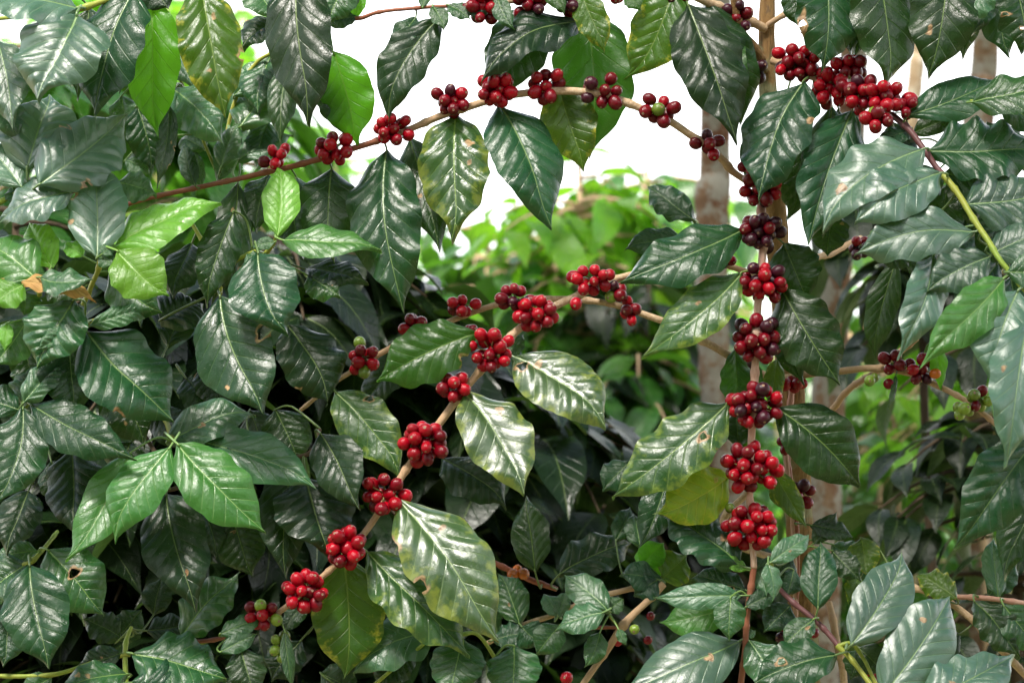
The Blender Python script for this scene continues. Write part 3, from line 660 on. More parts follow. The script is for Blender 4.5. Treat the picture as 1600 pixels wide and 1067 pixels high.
# ---- young shoots
branch('young shoot of light yellow-green leaves around one upright grey-green leaf at the left', [
 ('green', [(130, 475, 0, 4), (142, 448, -3, 4), (153, 425, -5, 4), (156, 405, -6, 4), (158, 395, -6, 3)]),
 ('green', [(62, 462, -4, 4), (60, 445, -5, 3.6), (58, 430, -5, 3)])],
 [ (152, 402, 147, 241, 93, -8, 'sv', dict(e=26, az=0, skew=0, bow=.02, quilt=.06, wave=.04, label='upright grey-green leaf of the young shoot at the left')),
   (176, 385, 340, 306, 66, -6, 'yg', dict(e=40, fold=.06, wave=.05, skew=0, quilt=.07)), (182, 391, 258, 462, 84, -10, 'yg', dict(e=26, az=0, wave=.05, side=.04, skew=-.1, label='round lime green leaf curling down right at the left')),
   (56, 434, -38, 372, 88, -8, 'lg', dict(e=34)), (80, 417, 42, 345, 62, -5, 'yg', dict(e=28)), (62, 433, 144, 434, 42, -9, 'cg', dict(e=42, side=.14)), (130, 400, 100, 378, 30, -5, 'yg'),
   (38, 444, -12, 474, 50, -8, 'yg'), (170, 425, 248, 490, 76, -3, 'gr', dict(e=20)), (70, 445, 125, 468, 50, -5, 'dk'), (156, 400, 178, 415, 28, -8, 'gr'), (158, 398, 176, 385, 22, -9, 'gr'), (40, 455, 38, 490, 50, -3, 'gr')])
branch('small shoot with an upright lime leaf and a long green leaf below the arching branch', [
 ('green', [(395, 408, 0, 3.2), (412, 398, -1, 3.2), (425, 384, -2, 3.2), (434, 366, -3, 3)])],
 [ (434, 368, 437, 254, 60, -4, 'yg', dict(e=28, az=0, bow=.03, wave=.04, label='upright lime green leaf below the arching branch')), (441, 375, 595, 382, 50, -5, 'lg', dict(e=42, side=.05, fold=.12)), (430, 378, 392, 385, 20, -3, 'gr'), (410, 398, 380, 410, 22, -2, 'gr')])
branch('fresh light green shoot of the lower left spreading four large leaves', [
 ('green', [(250, 640, 4, 4), (262, 665, 1, 4), (270, 690, -3, 4)])],
 [ (276, 692, 413, 829, 98, -10, 'lg', dict(e=24, az=8, side=.03, wave=.04, skew=0, quilt=.06, twist=0,  label='light green leaf at the lower left pointing down right, right one of its pair')),
   (266, 698, 168, 840, 80, -10, 'lg', dict(e=24, az=-8, wave=.04, skew=0, quilt=.06, twist=0,  label='light green leaf at the lower left pointing down left, left one of its pair')),
   (205, 706, 111, 878, 72, -6, 'lg', dict(e=26, wave=.09)), (292, 684, 494, 748, 78, -1, 'cg', dict(e=24, az=-15, wave=.08)), (260, 692, 395, 636, 66, -2, 'cg', dict(e=34, holes=[(.1, .42, .08, .035)])), (300, 700, 400, 690, 60, -1, 'bl')])

# ---- dry leaf
dl = make_leaf(None, [], (30, 440, 152, 464, 30, -8, 'dry', dict(e=30, wave=.2, holes=[])))
dl.name = 'dead_leaf'; tag(dl, 'dry orange brown dead leaf caught among the young shoots', 'dead leaf')

# ---- dark leaves of the left
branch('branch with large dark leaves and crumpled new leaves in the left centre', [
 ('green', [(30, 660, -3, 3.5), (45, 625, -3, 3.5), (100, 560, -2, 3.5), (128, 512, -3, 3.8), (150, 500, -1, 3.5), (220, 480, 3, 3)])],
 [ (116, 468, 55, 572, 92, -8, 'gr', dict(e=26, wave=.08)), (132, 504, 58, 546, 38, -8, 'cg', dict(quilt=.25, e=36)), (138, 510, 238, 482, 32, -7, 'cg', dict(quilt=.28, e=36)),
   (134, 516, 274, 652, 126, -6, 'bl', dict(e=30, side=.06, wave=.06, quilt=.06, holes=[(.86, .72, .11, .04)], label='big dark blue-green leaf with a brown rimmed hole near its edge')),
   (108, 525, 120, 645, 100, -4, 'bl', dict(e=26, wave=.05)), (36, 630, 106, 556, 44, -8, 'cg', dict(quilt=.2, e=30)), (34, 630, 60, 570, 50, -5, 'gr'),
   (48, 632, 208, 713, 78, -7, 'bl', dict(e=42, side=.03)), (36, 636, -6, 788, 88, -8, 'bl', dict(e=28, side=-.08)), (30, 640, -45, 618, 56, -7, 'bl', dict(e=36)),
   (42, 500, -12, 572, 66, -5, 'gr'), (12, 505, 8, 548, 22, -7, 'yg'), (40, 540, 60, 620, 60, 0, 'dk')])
branch('branch with three big smooth blue-green leaves left of the middle', [
 ('green', [(300, 350, 6, 3), (345, 420, 3, 3.5), (372, 405, 0, 3.5), (402, 392, -1, 3.5)]),
 ('green', [(345, 422, 3, 3.4), (344, 460, -1, 3.4)])],
 [ (343, 460, 420, 637, 124, -5, 'bl', dict(e=28, side=.07, wave=.05, quilt=.045, label='widest smooth blue-green leaf left of the middle')), (403, 393, 438, 518, 110, -7, 'bl', dict(e=30, side=.05, wave=.06, quilt=.045)),
   (366, 330, 318, 475, 64, -2, 'dk', dict(e=14, az=18)), (250, 500, 318, 470, 76, 2, 'mk', dict(e=46, quilt=.13)), (262, 540, 300, 470, 60, 5, 'mk', dict(e=44)), (480, 430, 530, 462, 50, 4, 'gr'), (476, 420, 570, 440, 40, 6, 'mk', dict(e=50)),
   (300, 380, 262, 460, 60, 8, 'mk', dict(e=44)), (330, 560, 350, 640, 70, 8, 'mk'), (290, 590, 330, 650, 60, 8, 'mk')])
branch('shaded branch with blackish metallic leaves below the light green shoot', [
 ('dark', [(200, 640, 8, 3.5), (250, 720, 4, 3.5), (262, 765, 0, 3.5), (380, 720, 2, 3.5), (480, 710, 2, 3.5), (500, 670, 3, 3)])],
 [ (260, 770, 312, 950, 102, -3, 'mk', dict(e=38, az=-8, side=.04, quilt=.07, label='metallic grey leaf with silvery patches hanging under the light green shoot')),
   (478, 744, 516, 868, 122, 0, 'mk', dict(e=34)), (500, 676, 555, 793, 82, -2, 'mk', dict(e=30)), (455, 720, 440, 900, 84, 4, 'mk'), (112, 700, 112, 835, 88, -1, 'mk', dict(e=42)), (45, 765, 5, 862, 66, -2, 'mk', dict(e=42)),
   (360, 800, 390, 900, 80, 6, 'dk'), (310, 780, 340, 870, 60, 7, 'mk'), (430, 640, 470, 730, 76, 6, 'dk'), (170, 600, 230, 690, 80, 7, 'dk'), (240, 640, 300, 700, 60, 7, 'mk'), (390, 640, 420, 720, 60, 8, 'mk'), (360, 560, 350, 640, 60, 10, 'dk'), (205, 690, 180, 740, 70, 5, 'dk'), (80, 720, 100, 790, 60, 4, 'dk')])
branch('branch in the bottom left corner with broad dark green leaves', [
 ('green', [(-30, 895, -3, 3.5), (20, 882, -4, 3.5), (45, 880, -5, 4), (64, 862, -4, 3.5), (90, 830, 0, 3)])],
 [ (46, 880, 80, 1038, 104, -9, 'bl', dict(e=30, side=.03, wave=.04, quilt=.05, label='broad dark leaf with a bent tip in the bottom left corner')), (74, 858, 160, 962, 96, -6, 'gr', dict(e=24, wave=.05, quilt=.05, holes=[(-.10, .42, .18, .05)])),
   (44, 878, -34, 935, 70, -5, 'gr'), (15, 960, 10, 1040, 60, -3, 'bl'), (60, 860, -10, 870, 40, -2, 'gr')])
branch('low twigs with dark leaves along the bottom edge at the left', [
 ('green', [(-20, 1055, -4, 3.5), (80, 1054, -5, 3.5), (160, 1030, -4, 3.2), (203, 1022, -4, 3.5)]),
 ('green', [(197, 1100, -6, 4), (196, 1060, -5, 4), (197, 1005, -3, 4), (205, 980, -1, 3)]), ('green', [(220, 1018, -3, 2), (300, 1008, -2, 2), (380, 985, -1, 2)])],
 [ (206, 1020, 352, 1062, 96, -6, 'gr', dict(e=42)), (200, 1052, 88, 1078, 56, -7, 'gr', dict(e=40)), (204, 1066, 300, 1085, 84, -9, 'bl', dict(e=42)), (190, 1020, 120, 1042, 44, -4, 'dk'),
   (283, 995, 378, 896, 72, -3, 'gr', dict(e=24)), (230, 985, 300, 975, 46, 0, 'mk', dict(e=46)), (190, 995, 130, 965, 50, 2, 'dk'), (80, 1058, 30, 1085, 40, -5, 'gr'), (240, 960, 255, 900, 46, 5, 'mk'), (330, 1075, 420, 1090, 50, -5, 'dk'), (180, 1000, 220, 950, 50, 3, 'dk')])
branch('dark leaves with a drooping olive tinge along the bottom edge under the middle branch', [
 ('green', [(820, 1110, -2, 3), (755, 1000, -2, 3), (720, 990, -3, 3), (690, 985, -3, 3), (560, 1090, 0, 3)])],
 [ (684, 984, 548, 1042, 80, 0, 'cg', dict(e=36, holes=[(.2, .12, .12, .05)])), (722, 996, 700, 1090, 84, -4, 'gr', dict(e=30)), (803, 1008, 800, 1095, 84, -3, 'gr', dict(e=32)), (640, 1010, 590, 1080, 60, 3, 'dk'), (470, 1000, 420, 1060, 60, 5, 'mk'), (500, 1050, 560, 1080, 60, 3, 'dk')],
 [ (606, 1050, 30, 14, 5, 'D', 4, 18)])

# ---- bottom middle twigs
branch('bare tan forked twig with small dark leaves low in the middle', [
 ('bark', [(1037, 912, 4, 6), (1005, 945, 3, 5.6), (972, 980, 2, 6.5), (945, 1020, 2, 5.4), (915, 1062, 1, 5), (890, 1100, 1, 5)]),
 ('bark', [(1010, 912, 8, 4), (975, 922, 6, 4.5), (930, 935, 6, 4.5), (860, 962, 6, 4.2), (820, 975, 6, 4), (760, 1005, 6, 3.6)]),
 ('red', [(968, 980, 2, 2.6), (935, 980, 2, 2.6), (910, 984, 3, 2)]), ('red', [(870, 920, 14, 4), (835, 908, 15, 4.5), (800, 892, 16, 4.5), (770, 878, 16, 4)]),
 ('green', [(966, 978, 2, 2.2), (955, 965, 1, 2.2), (948, 950, 0, 2)])],
 [ (951, 954, 880, 898, 54, -2, 'cg', dict(e=34)), (943, 956, 866, 982, 46, -3, 'cg', dict(e=34)), (950, 955, 975, 935, 28, 0, 'gr'), (870, 966, 885, 922, 26, 3, 'cg'), (872, 962, 848, 926, 30, 3, 'cg'),
   (876, 975, 838, 1022, 50, 2, 'gr', dict(e=22)), (938, 986, 917, 1042, 36, -1, 'gr', dict(e=24)), (966, 982, 978, 1008, 16, -2, 'gr'), (1034, 905, 970, 895, 46, 5, 'bl', dict(e=30)), (1028, 905, 990, 930, 44, 4, 'bl', dict(e=30)), 
   (1035, 905, 1075, 868, 60, 6, 'ol', dict(e=10)), (1030, 900, 1005, 845, 50, 7, 'gl'), (1000, 855, 990, 800, 40, 8, 'gr'), (1044, 740, 1003, 854, 58, 6, 'bl', dict(e=24)), (985, 720, 940, 765, 50, 9, 'bl'), (962, 845, 985, 790, 36, 9, 'bl'),
   (1002, 885, 1038, 848, 44, 6, 'gl', dict(e=5)), (874, 897, 990, 846, 64, 10, 'mk', dict(e=46)), (836, 893, 818, 775, 62, 10, 'dk', dict(e=14)), (812, 975, 782, 892, 56, 4, 'gr', dict(e=30)), (815, 978, 845, 1005, 50, 3, 'bl'), (770, 1000, 830, 990, 40, 4, 'bl')],
 [ (806, 893, 26, 12, 3, 'O', 14, 18, {0: 'o', 1: 'o', 2: 'o'}), (991, 982, 9, 9, 1, 'V', 1, 19, {0: 'g'}), (1016, 962, 9, 10, 1, 'D', 8, 17), (886, 1058, 12, 10, 1, 'R', 3, 21), (905, 940, 10, 6, 2, 'D', 8, 16), (966, 1002, 7, 7, 1, 'R', 5, 15), (1060, 1068, 12, 7, 2, 'D', 5, 18), (1012, 1000, 6, 6, 1, 'D', 9, 16)])

# ---- bottom right
branch('purple and yellow stemmed branch with small leaves at the bottom right', [
 ('purple', [(1216, 918, -2, 4), (1240, 942, -3, 4.2), (1270, 965, -4, 4.4), (1292, 987, -5, 4.4), (1310, 1010, -6, 4.2)]),
 ('green', [(1308, 1008, -6, 5), (1330, 1030, -7, 4), (1350, 1055, -8, 4), (1380, 1095, -10, 4)]), ('green', [(1205, 876, -2, 3), (1208, 900, -2, 3), (1216, 918, -2, 3)])],
 [ (1308, 1022, 1175, 1066, 74, -9, 'bl', dict(e=38, holes=[(.25, .62, .12, .05)], label='dark bluish leaf with a square hole at the bottom right, left of the yellow stem')), (1272, 966, 1222, 1008, 40, -6, 'gr', dict(holes=[(-.3, .3, .1, .06)])),
   (1278, 950, 1285, 843, 58, -6, 'bl', dict(e=30)), (1203, 879, 1270, 836, 36, -5, 'cg', dict(e=30)), (1200, 880, 1210, 938, 30, -5, 'cg', dict(e=24)), (1235, 945, 1195, 985, 50, 0, 'bl'), (1240, 890, 1230, 930, 40, 1, 'bl'), (1270, 850, 1310, 800, 30, 3, 'dk'),
   (1340, 1015, 1330, 1060, 40, -2, 'dk'), (1300, 860, 1345, 905, 40, 2, 'dk'), (1345, 900, 1325, 940, 30, 4, 'ol')],
 [ (1358, 1056, 18, 14, 3, 'R', -2, 20, {0: 'g'})])
branch('three large blue-grey sheeny leaves standing side by side at the bottom right', [
 ('green', [(1308, 1010, -6, 3.5), (1330, 1005, -6, 3.2), (1350, 1030, -6, 3), (1385, 1090, -8, 3), (1440, 1110, -8, 3)])],
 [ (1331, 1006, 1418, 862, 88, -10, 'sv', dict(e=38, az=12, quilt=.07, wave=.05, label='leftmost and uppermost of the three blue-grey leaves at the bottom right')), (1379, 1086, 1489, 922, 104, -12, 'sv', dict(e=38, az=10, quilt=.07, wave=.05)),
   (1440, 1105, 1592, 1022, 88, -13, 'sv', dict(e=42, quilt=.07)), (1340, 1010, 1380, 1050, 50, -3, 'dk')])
branch('bare pinkish twigs crossing at the right bottom with crinkled dark leaves', [
 ('bark', [(1400, 905, 3, 4), (1425, 917, 2, 5), (1455, 927, 1, 4.5), (1490, 945, 1, 5), (1520, 970, 0, 5.5), (1560, 1010, 0, 6), (1620, 1070, 0, 6)]),
 ('pink', [(1485, 932, 2, 4), (1540, 934, 0, 4), (1620, 945, -1, 4.2)])],
 [ (1495, 935, 1432, 895, 44, -3, 'ol', dict(e=34, wave=.2)), (1522, 938, 1592, 1028, 60, -2, 'dk', dict(e=30)), (1568, 945, 1632, 1022, 60, -3, 'gr'), (1560, 935, 1550, 838, 40, 0, 'gr', dict(e=30)), (1545, 930, 1590, 880, 44, 2, 'bl'), (1500, 990, 1440, 1010, 60, 0, 'mk'), (1345, 840, 1352, 900, 50, 6, 'ol')])
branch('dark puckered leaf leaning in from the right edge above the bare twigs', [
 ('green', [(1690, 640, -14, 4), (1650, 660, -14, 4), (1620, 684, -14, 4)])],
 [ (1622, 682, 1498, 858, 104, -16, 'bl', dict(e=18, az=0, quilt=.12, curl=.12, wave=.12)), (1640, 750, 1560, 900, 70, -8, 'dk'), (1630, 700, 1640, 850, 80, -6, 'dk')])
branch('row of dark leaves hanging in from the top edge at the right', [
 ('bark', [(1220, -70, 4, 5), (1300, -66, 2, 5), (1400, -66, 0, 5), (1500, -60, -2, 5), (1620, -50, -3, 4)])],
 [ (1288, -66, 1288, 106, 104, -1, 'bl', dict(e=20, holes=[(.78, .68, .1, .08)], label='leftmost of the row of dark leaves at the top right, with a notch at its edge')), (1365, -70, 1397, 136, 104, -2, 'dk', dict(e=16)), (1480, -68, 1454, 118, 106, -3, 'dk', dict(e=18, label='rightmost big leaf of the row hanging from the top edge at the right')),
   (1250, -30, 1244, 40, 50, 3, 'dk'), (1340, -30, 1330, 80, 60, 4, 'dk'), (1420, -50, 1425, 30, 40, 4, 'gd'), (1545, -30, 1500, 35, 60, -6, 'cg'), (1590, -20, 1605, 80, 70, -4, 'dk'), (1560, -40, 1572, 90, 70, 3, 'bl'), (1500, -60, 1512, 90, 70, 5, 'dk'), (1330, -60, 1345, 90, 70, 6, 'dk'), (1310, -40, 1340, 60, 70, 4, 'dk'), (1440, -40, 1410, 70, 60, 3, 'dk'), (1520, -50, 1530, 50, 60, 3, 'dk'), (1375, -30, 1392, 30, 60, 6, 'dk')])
branch('dull green leaf pointing out of the frame at the right edge of the picture', [
 ('green', [(1700, 190, -10, 3.5), (1620, 172, -10, 3), (1516, 158, -9, 3)])],
 [ (1518, 160, 1650, 136, 62, -11, 'gr', dict(e=30, side=.03)), (1560, 152, 1640, 205, 50, -8, 'bl')])
branch('blurred blue-green sprig standing behind the middle branch left of the trunk', [
 ('green', [(1130, 420, 20, 3), (1095, 360, 18, 3), (1082, 340, 16, 3)])],
 [ (1083, 343, 1012, 288, 50, 14, 'bl', dict(e=30, wave=.14)), (1075, 375, 975, 385, 40, 14, 'bl', dict(e=36)), (1085, 350, 1120, 420, 46, 18, 'gr')])

# ================================================================== plants behind
def shrub(label, x, d, ztop, zlow, rad, nb, mat, seed, leafL=.13, group='coffee shrubs behind', dens=1.0, droop=.35, at=None):
    rng = random.Random(seed)
    bx = P(x, 533, d)
    gx, gy = at if at else (bx.x, bx.y)
    root = empty('coffee_shrub', Vector((gx, gy, ground_z(gx, gy))), label, 'shrub', group)
    H = ztop
    V, F = [], []
    g0 = ground_z(gx, gy)
    tr_ = [Vector((gx+.04*mnoise.noise(Vector((z_*2, seed, 0))), gy+.04*mnoise.noise(Vector((z_*2, seed, 7))), z_)) for z_ in [g0+(H-g0)*i/10 for i in range(11)]]
    tube_into(V, F, tr_, [.018*(1-.07*i) for i in range(11)], 8)
    LV, LF, uv, rel = [], [], [], []
    for k in range(nb):
        z0 = rng.uniform(zlow, H); f = (z0-g0)/(H-g0); f = max(0, min(1, f))
        c = tr_[int(f*10)] if f < 1 else tr_[10]; c = Vector((c.x, c.y, z0))
        an = rng.uniform(0, 6.283); L = rad*(1.05-.55*f)*rng.uniform(.6, 1.1)
        dr = Vector((math.cos(an), math.sin(an), 0)); up0 = rng.uniform(.1, .5)
        pts = []
        for i in range(7):
            t = i/6; pts.append(c + dr*L*t + Vector((0, 0, L*(up0*t-droop*1.6*t*t))))
        tube_into(V, F, pts, [.006*(1-.7*i/6) for i in range(7)], 5)
        n = max(2, int(L/.062*dens))
        for i in range(1, n+1):
            t = (i+rng.uniform(-.2, .2))/n
            t = max(.08, min(1, t)); p = pts[0].lerp(pts[6], 0)
            j = min(5, int(t*6)); p = pts[j].lerp(pts[j+1], t*6-j)
            for sgn in (-1, 1):
                if rng.random() < .1: continue
                sd = Vector((-dr.y, dr.x, 0))*sgn
                T = (sd*rng.uniform(.6, 1)+dr*rng.uniform(.1, .7)+Vector((0, 0, rng.uniform(-1.0, .1)))).normalized()
                N = (Vector((rng.uniform(-.3, .3), rng.uniform(-.3, .3), 1)) + dr*rng.uniform(-.2, .5)); N = (N-T*N.dot(T)).normalized()
                Sx = T.cross(N); l = leafL*rng.uniform(.65, 1.2); h = l*.24; rn = rng.random(); n0 = len(LV)
                NVv = 8
                for a in range(NVv+1):
                    v = a/NVv; hw = h*max(.03, prof(v)); arch = .10*l*4*v*(1-v)-.28*l*v*v
                    for s in (-1, -.5, 0, .5, 1):
                        z = .14*abs(s)*h + .10*h*math.sin(9*v+s*2+rn*20)*abs(s)
                        LV.append(p+T*(l*v+.008)+Sx*(hw*s)+N*(arch+z)); uv.append((.5+.5*s*hw/h, v)); rel.append((abs(s), rn))
                for a in range(NVv):
                    for s in range(4):
                        q = n0+a*5+s; LF.append((q, q+1, q+6, q+5))
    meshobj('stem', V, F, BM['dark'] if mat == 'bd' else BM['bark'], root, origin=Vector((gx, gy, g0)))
    meshobj('foliage', LV, LF, BG[mat], root, uv=uv, rel=rel, origin=Vector((gx, gy, H)))

def ground_z(x, y):
    return .10*mnoise.noise(Vector((x*.25, y*.25, 0)))

Z = lambda y, d: P(800, y, d).z
# dense dark plants directly behind the left half
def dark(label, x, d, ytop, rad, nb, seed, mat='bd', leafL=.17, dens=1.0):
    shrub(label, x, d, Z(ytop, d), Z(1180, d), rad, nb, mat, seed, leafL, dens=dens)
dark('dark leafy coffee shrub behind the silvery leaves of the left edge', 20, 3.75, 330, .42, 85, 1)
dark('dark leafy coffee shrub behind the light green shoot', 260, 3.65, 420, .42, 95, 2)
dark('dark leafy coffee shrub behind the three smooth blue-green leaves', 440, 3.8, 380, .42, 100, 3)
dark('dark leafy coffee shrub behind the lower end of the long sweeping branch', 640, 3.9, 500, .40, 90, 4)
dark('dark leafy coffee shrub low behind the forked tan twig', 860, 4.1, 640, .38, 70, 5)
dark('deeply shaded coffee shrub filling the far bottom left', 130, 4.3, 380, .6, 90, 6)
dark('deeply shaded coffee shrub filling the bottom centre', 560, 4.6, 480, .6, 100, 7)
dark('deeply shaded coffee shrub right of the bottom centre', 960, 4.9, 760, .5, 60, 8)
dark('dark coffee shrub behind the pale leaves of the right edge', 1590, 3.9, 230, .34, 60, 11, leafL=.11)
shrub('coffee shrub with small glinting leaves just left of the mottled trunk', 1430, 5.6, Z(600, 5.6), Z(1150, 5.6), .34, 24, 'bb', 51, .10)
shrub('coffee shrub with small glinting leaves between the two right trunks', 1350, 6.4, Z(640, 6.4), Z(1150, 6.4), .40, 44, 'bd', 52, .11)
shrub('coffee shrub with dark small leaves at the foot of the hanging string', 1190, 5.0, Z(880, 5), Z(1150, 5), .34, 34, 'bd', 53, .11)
shrub('coffee shrub with small leaves behind the upper right pale leaves', 1440, 6.2, Z(330, 6.2), Z(620, 6.2), .34, 34, 'bm', 54, .12)
dark('mid green coffee shrub behind the pale leaves of the top left', 110, 4.2, 60, .50, 60, 9, 'bm')
dark('mid green coffee shrub behind the hanging leaves of the top left', 330, 4.5, 120, .46, 42, 10, 'bm')
# unseen shrub row added behind the viewer to block low sky from the reflections
for i, (hx, hy, hz_, lb) in enumerate([(-2.6, -.6, 3.6, 'added unseen coffee shrub at the far left of the viewer, blocking low sky'), (-1.5, -1.9, 3.8, 'added unseen coffee shrub behind the viewer on the left, blocking low sky'), (-.2, -2.3, 4.0, 'added unseen coffee shrub straight behind the viewer, blocking low sky'), (1.2, -2.0, 3.8, 'added unseen coffee shrub behind the viewer on the right, blocking low sky'), (2.5, -.8, 3.6, 'added unseen coffee shrub at the far right of the viewer, blocking low sky')]):
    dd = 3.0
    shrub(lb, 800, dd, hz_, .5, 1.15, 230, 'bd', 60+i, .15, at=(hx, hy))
# middle distance, sunlight partly put into the leaf colour
shrub('sunlit coffee shrub seen through the gap under the arching branch, left one', 760, 6.0, Z(340, 6.0), Z(900, 6), .62, 60, 'bm', 21, .14)
shrub('sunlit coffee shrub in the gap under the arching branch, its top leaves against white sky', 905, 5.6, Z(255, 5.6), Z(800, 5.6), .46, 56, 'bb', 22, .14)
shrub('sunlit coffee shrub just left of the pale trunk', 1010, 5.9, Z(262, 5.9), Z(900, 5.9), .46, 50, 'bm', 23, .14)
shrub('bright green coffee shrub glowing behind the middle branches', 850, 7.4, Z(350, 7.4), Z(1000, 7.4), .8, 50, 'bm', 24, .14)
shrub('bright green coffee shrub low behind the pale trunk', 1080, 7.8, Z(480, 7.8), Z(1000, 7.8), .7, 40, 'bb', 25, .15)
shrub('coffee shrub far behind the trunk of the main tree', 1330, 7.0, Z(500, 7), Z(1100, 7), .55, 50, 'bm', 26, .15)
shrub('dark coffee shrub far behind the thin right branch', 1420, 5.8, Z(610, 5.8), Z(1150, 5.8), .34, 26, 'bm', 27, .13)
shrub('coffee shrub with twinkling highlights in the right background', 1460, 8.2, Z(480, 8.2), Z(1100, 8.2), .9, 55, 'bm', 28, .14)
shrub('coffee shrub at the far right behind the pale mottled trunk', 1590, 7.2, Z(430, 7.2), Z(1100, 7.2), .6, 50, 'bm', 29, .15)
shrub('bright coffee shrub in the far left background behind the top left leaves', 180, 7.5, Z(-20, 7.5), Z(500, 7.5), 1.0, 60, 'bb', 30, .16)
shrub('bright coffee shrub far behind the grey-green leafy twigs', 480, 7.8, Z(210, 7.8), Z(700, 7.8), .7, 50, 'bb', 31, .16)

def tree(label, pts, mat, seed, crown=(), leaf='bm'):
    """shade tree: trunk to the ground; crown high above the frame"""
    x, y, d, r = pts[-1]
    b = P(x, y, d)
    root = empty('shade_tree', Vector((b.x, b.y, 0)), label, 'tree', 'pale trunked shade trees')
    d0 = d
    yb = y+(b.z)/(K*d)
    full = pts+[(x+(x-pts[-2][0])*.6, yb+30, d, r*1.25)]
    full = [(pts[0][0]+(pts[0][0]-pts[1][0])*2.2, pts[0][1]-1500, pts[0][2]-.5, pts[0][3]*.7)]+full
    stem(root, [(a, b_, (dd-3)*100, rr) for a, b_, dd, rr in full], mat, 24, 'trunk', False)
    rng = random.Random(900+seed); V, F, uv, rel = [], [], [], []; TV, TF = [], []
    top = P(full[0][0], full[0][1], full[0][2])
    for (cx, cy, cz, rr, n) in crown:  # unseen leaf clumps, added to break up the overhead sky and sun
        a = Vector((top.x, top.y, min(top.z, cz-.3))); c = Vector((cx, cy, cz))
        tube_into(TV, TF, [a, a.lerp(c, .5)+Vector((0, 0, .15)), c, c+(c-a)*.4], [.05, .035, .02, .008], 8)
        for i in range(n):
            while True:
                q = Vector((rng.uniform(-1, 1), rng.uniform(-1, 1), rng.uniform(-1, 1)))
                if q.length < 1: break
            p = c+Vector((q.x*rr, q.y*rr, q.z*rr*.38))
            T = Vector((rng.uniform(-1, 1), rng.uniform(-1, 1), rng.uniform(-.9, .2))).normalized()
            N = Vector((rng.uniform(-.5, .5), rng.uniform(-.5, .5), 1)); N = (N-T*N.dot(T)).normalized(); Sx = T.cross(N)
            l = rng.uniform(.16, .3); h = l*.27; rn = rng.random(); n0 = len(V)
            for k in range(6):
                v = k/5
                for s in (-1, 0, 1):
                    V.append(p+T*l*v+Sx*h*s*max(.04, prof(v))+N*(.12*l*4*v*(1-v)-.2*l*v*v+.1*h*abs(s))); uv.append((.5+.5*s*prof(v), v)); rel.append((abs(s), rn))
            for k in range(5):
                for s in range(2): q_ = n0+k*3+s; F.append((q_, q_+1, q_+4, q_+3))
    if V:
        meshobj('limb', TV, TF, BM[mat], root, origin=top)
        meshobj('crown', V, F, BG[leaf], root, uv=uv, rel=rel, origin=top)
    return root
tree('pale trunk mottled with lichen behind the leaves left of the main tree', [(1118, 180, 4.9, 24), (1112, 300, 4.9, 26), (1112, 450, 4.9, 26), (1118, 600, 4.9, 25), (1135, 740, 4.9, 26), (1150, 900, 4.9, 28)], 'pale', 1, [(-1.2, 3.2, 4.6, 1.5, 330), (.4, 2.2, 5.0, 1.4, 280), (-2.6, 1.5, 4.9, 1.5, 300)])
tree('pale brown trunk close behind the right side of the main tree', [(1330, 200, 4.6, 22), (1310, 380, 4.6, 24), (1298, 560, 4.6, 26), (1288, 740, 4.6, 28), (1284, 900, 4.6, 30), (1280, 1050, 4.6, 32)], 'pale', 2, [(.9, 3.6, 4.4, 1.3, 260), (1.6, 1.4, 4.8, 1.5, 260), (.0, .2, 4.7, 1.4, 260)])
tree('mottled red-brown and white trunk near the right edge', [(1540, 20, 5.2, 20), (1532, 150, 5.2, 23), (1505, 420, 5.2, 27), (1498, 560, 5.2, 28), (1510, 700, 5.2, 28), (1522, 850, 5.2, 28), (1530, 1000, 5.2, 30)], 'pale', 3, [(2.3, 3.6, 4.6, 1.3, 220), (2.8, .6, 4.6, 1.4, 200), (-1.4, -.6, 5.0, 1.5, 280)])
tree('slim cream coloured trunk behind the dark leaves of the upper right', [(1434, -20, 5.8, 9), (1432, 100, 5.8, 11), (1416, 250, 5.8, 15), (1400, 420, 5.8, 16), (1390, 700, 5.8, 17)], 'pale2', 4)

tree('added unseen shade tree behind the viewer on the left, screening the sky', [(-600, 0, -4.5, 16), (-600, 700, -4.5, 18)], 'pale', 5, [(-3.6, .2, 2.6, 1.7, 700), (-3.2, -3.5, 3.0, 2.2, 900), (-1.2, -4.2, 2.8, 2.2, 900), (-4.2, 2.2, 2.2, 1.2, 350)], 'bd')  # both trees behind the viewer are added, low crowns closing off open sky
tree('added unseen shade tree behind the viewer on the right, screening the sky', [(2200, 0, -4.5, 16), (2200, 700, -4.5, 18)], 'pale', 6, [(3.6, .2, 2.6, 1.7, 700), (3.2, -3.5, 3.0, 2.2, 900), (1.0, -4.4, 2.8, 2.2, 900), (4.2, 2.0, 2.2, 1.1, 350)], 'bd')
shrub('dark coffee shrub in the right background left of the mottled trunk', 1390, 6.6, Z(540, 6.6), Z(1150, 6.6), .42, 26, 'bm', 41, .13)
shrub('yellow-green coffee shrub glowing in the far right background', 1440, 9.5, Z(480, 9.5), Z(1100, 9.5), 1.0, 60, 'bb', 44, .14)
shrub('yellow-green coffee shrub far behind the right side of the main tree', 1310, 8.8, Z(500, 8.8), Z(1100, 8.8), .8, 50, 'bb', 47, .14)
shrub('darker coffee shrub in the middle background under the fork of the branches', 640, 5.2, Z(420, 5.2), Z(1000, 5.2), .5, 44, 'bd', 45, .14)
shrub('darker coffee shrub in the middle background left of the pale trunk', 1000, 5.4, Z(560, 5.4), Z(1100, 5.4), .45, 40, 'bm', 46, .14)
shrub('bright coffee shrub closing the gap between the arch and the middle branches', 940, 8.6, Z(300, 8.6), Z(1000, 8.6), 1.2, 60, 'bb', 55, .12)
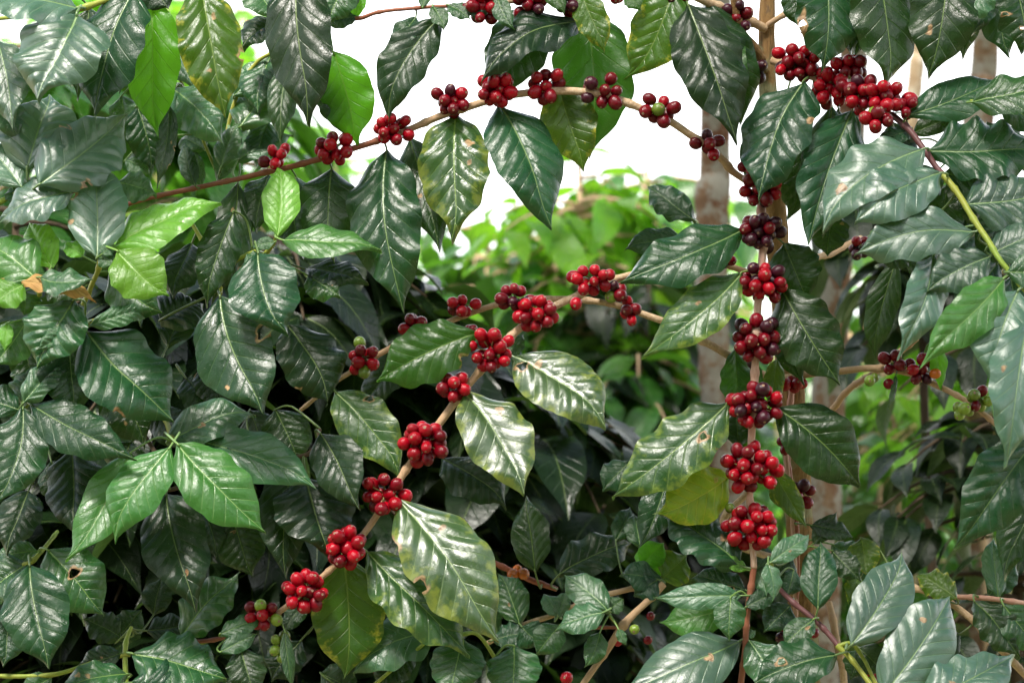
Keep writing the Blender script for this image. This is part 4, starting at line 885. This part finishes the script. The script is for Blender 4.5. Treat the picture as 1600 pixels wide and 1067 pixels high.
shrub('bright coffee shrub behind the two pale trunks', 1210, 8.4, Z(380, 8.4), Z(900, 8.4), .9, 36, 'bb', 56, .14)
shrub('coffee shrub with blurred leaves behind the pale leaves at the right', 1530, 5.2, Z(240, 5.2), Z(700, 5.2), .42, 40, 'bb', 57, .12)
shrub('shaded coffee shrub right behind the yellow-green stem', 1450, 4.2, Z(270, 4.2), Z(520, 4.2), .26, 34, 'bd', 58, .11)
shrub('mid-distance coffee shrub with drooping dark leaves behind the sparse cherry pairs', 870, 5.7, Z(400, 5.7), Z(1000, 5.7), .46, 50, 'bm', 61, .14)
shrub('dark coffee shrub between the middle branches and the pale trunk', 1010, 5.5, Z(440, 5.5), Z(1000, 5.5), .40, 46, 'bd', 62, .13)
shrub('mid-distance coffee shrub right of the brown trunk with glinting leaves', 1400, 5.4, Z(470, 5.4), Z(1100, 5.4), .34, 40, 'bm', 63, .11)
# ================================================================== ground, hills, sky
gm = NT('ground_mat'); gt = gm.n('ShaderNodeTexCoord'); o_ = gt.outputs['Object']
c1 = gm.mix(gm.mr(gm.noise(o_, .7, 5), .4, .6), (.16, .20, .04), (.30, .26, .14))
c1 = gm.mix(gm.mr(gm.noise(o_, 9, 5, .7), .4, .65), c1, (.42, .36, .22))
gb = gm.n('ShaderNodeBsdfPrincipled'); gm.set(gb.inputs['Base Color'], c1); gb.inputs['Roughness'].default_value = .9
gp = gm.n('ShaderNodeBump'); gp.inputs['Distance'].default_value = .03; gm.set(gp.inputs['Height'], gm.noise(o_, 20, 6, .7)); gm.set(gb.inputs['Normal'], gp.outputs[0])
GM = gm.out(gb.outputs[0])
V, F = [], []; xs = sorted(set([-400, -200, -100, -60, -40]+[i*1.5 for i in range(-20, 21)]+[40, 60, 100, 200, 400])); ys = [-300, -100, -40, -20]+[i*1.5 for i in range(-8, 27)]+[50, 70, 100, 200, 400, 900]
for y in ys:
    for x in xs: V.append((x, y, .10*mnoise.noise(Vector((x*.25, y*.25, 0)))))
for j in range(len(ys)-1):
    for i in range(len(xs)-1):
        a = j*len(xs)+i; F.append((a, a+1, a+1+len(xs), a+len(xs)))
g = meshobj('ground', V, F, GM); tag(g, 'sunlit grove floor of grass and leaf litter', 'ground', kind='structure')

w = bpy.data.worlds.new('World'); S.world = w; w.use_nodes = True
wt = w.node_tree; bgn = wt.nodes['Background']; sky = wt.nodes.new('ShaderNodeTexSky'); sky.sky_type = 'NISHITA'; sky.sun_disc = False
SUN_EL, SUN_AZ = R(56), R(205)      # azimuth clockwise from +Y
sky.sun_elevation = SUN_EL; sky.sun_rotation = SUN_AZ; sky.dust_density = 3.5; sky.air_density = 1.3; sky.ozone_density = 1
wtc = wt.nodes.new('ShaderNodeTexCoord'); wsp = wt.nodes.new('ShaderNodeSeparateXYZ'); wt.links.new(wtc.outputs['Generated'], wsp.inputs[0])
wno = wt.nodes.new('ShaderNodeTexNoise'); wno.inputs['Scale'].default_value = 2.2; wno.inputs['Detail'].default_value = 6; wt.links.new(wtc.outputs['Generated'], wno.inputs['Vector'])
wm1 = wt.nodes.new('ShaderNodeMapRange'); wm1.inputs[1].default_value = .62; wm1.inputs[2].default_value = .15; wm1.inputs[3].default_value = 0; wm1.inputs[4].default_value = .55; wt.links.new(wsp.outputs[2], wm1.inputs[0])
wad = wt.nodes.new('ShaderNodeMath'); wad.operation = 'ADD'; wt.links.new(wm1.outputs[0], wad.inputs[0]); wt.links.new(wno.outputs[0], wad.inputs[1])
wm2 = wt.nodes.new('ShaderNodeMapRange'); wm2.inputs[1].default_value = .52; wm2.inputs[2].default_value = .85; wt.links.new(wad.outputs[0], wm2.inputs[0])
wmx = wt.nodes.new('ShaderNodeMix'); wmx.data_type = 'RGBA'; wmx.clamp_result = False
wt.links.new(wm2.outputs[0], wmx.inputs[0]); wt.links.new(sky.outputs[0], wmx.inputs[6]); wmx.inputs[7].default_value = (14, 14.2, 14.5, 1)   # bright haze and cloud low in the sky
wt.links.new(wmx.outputs[2], bgn.inputs[0]); bgn.inputs[1].default_value = .075
sd = bpy.data.lights.new('sun', 'SUN'); sd.energy = 3.8; sd.angle = R(13.0); sd.color = (1, .95, .87)
so = bpy.data.objects.new('sun', sd); COL.objects.link(so)
dirv = Vector((math.sin(SUN_AZ)*math.cos(SUN_EL), math.cos(SUN_AZ)*math.cos(SUN_EL), math.sin(SUN_EL)))
so.rotation_euler = dirv.to_track_quat('Z', 'Y').to_euler()

cd = bpy.data.cameras.new('camera'); cd.sensor_width = 36; cd.lens = 36/.4267; cd.clip_end = 3000; cd.clip_start = .05
cd.dof.use_dof = True; cd.dof.focus_distance = 2.96; cd.dof.aperture_fstop = 5.0; cd.dof.aperture_blades = 7
co = bpy.data.objects.new('camera', cd); COL.objects.link(co); co.location = CAM; co.rotation_euler = (R(90)+PITCH, 0, 0)
S.camera = co
S.view_settings.view_transform = 'Standard'; S.view_settings.look = 'None'; S.view_settings.gamma = 1; S.view_settings.exposure = 1.52
S.render.engine = 'CYCLES'
S.cycles.max_bounces = 8; S.cycles.transmission_bounces = 6; S.cycles.diffuse_bounces = 4
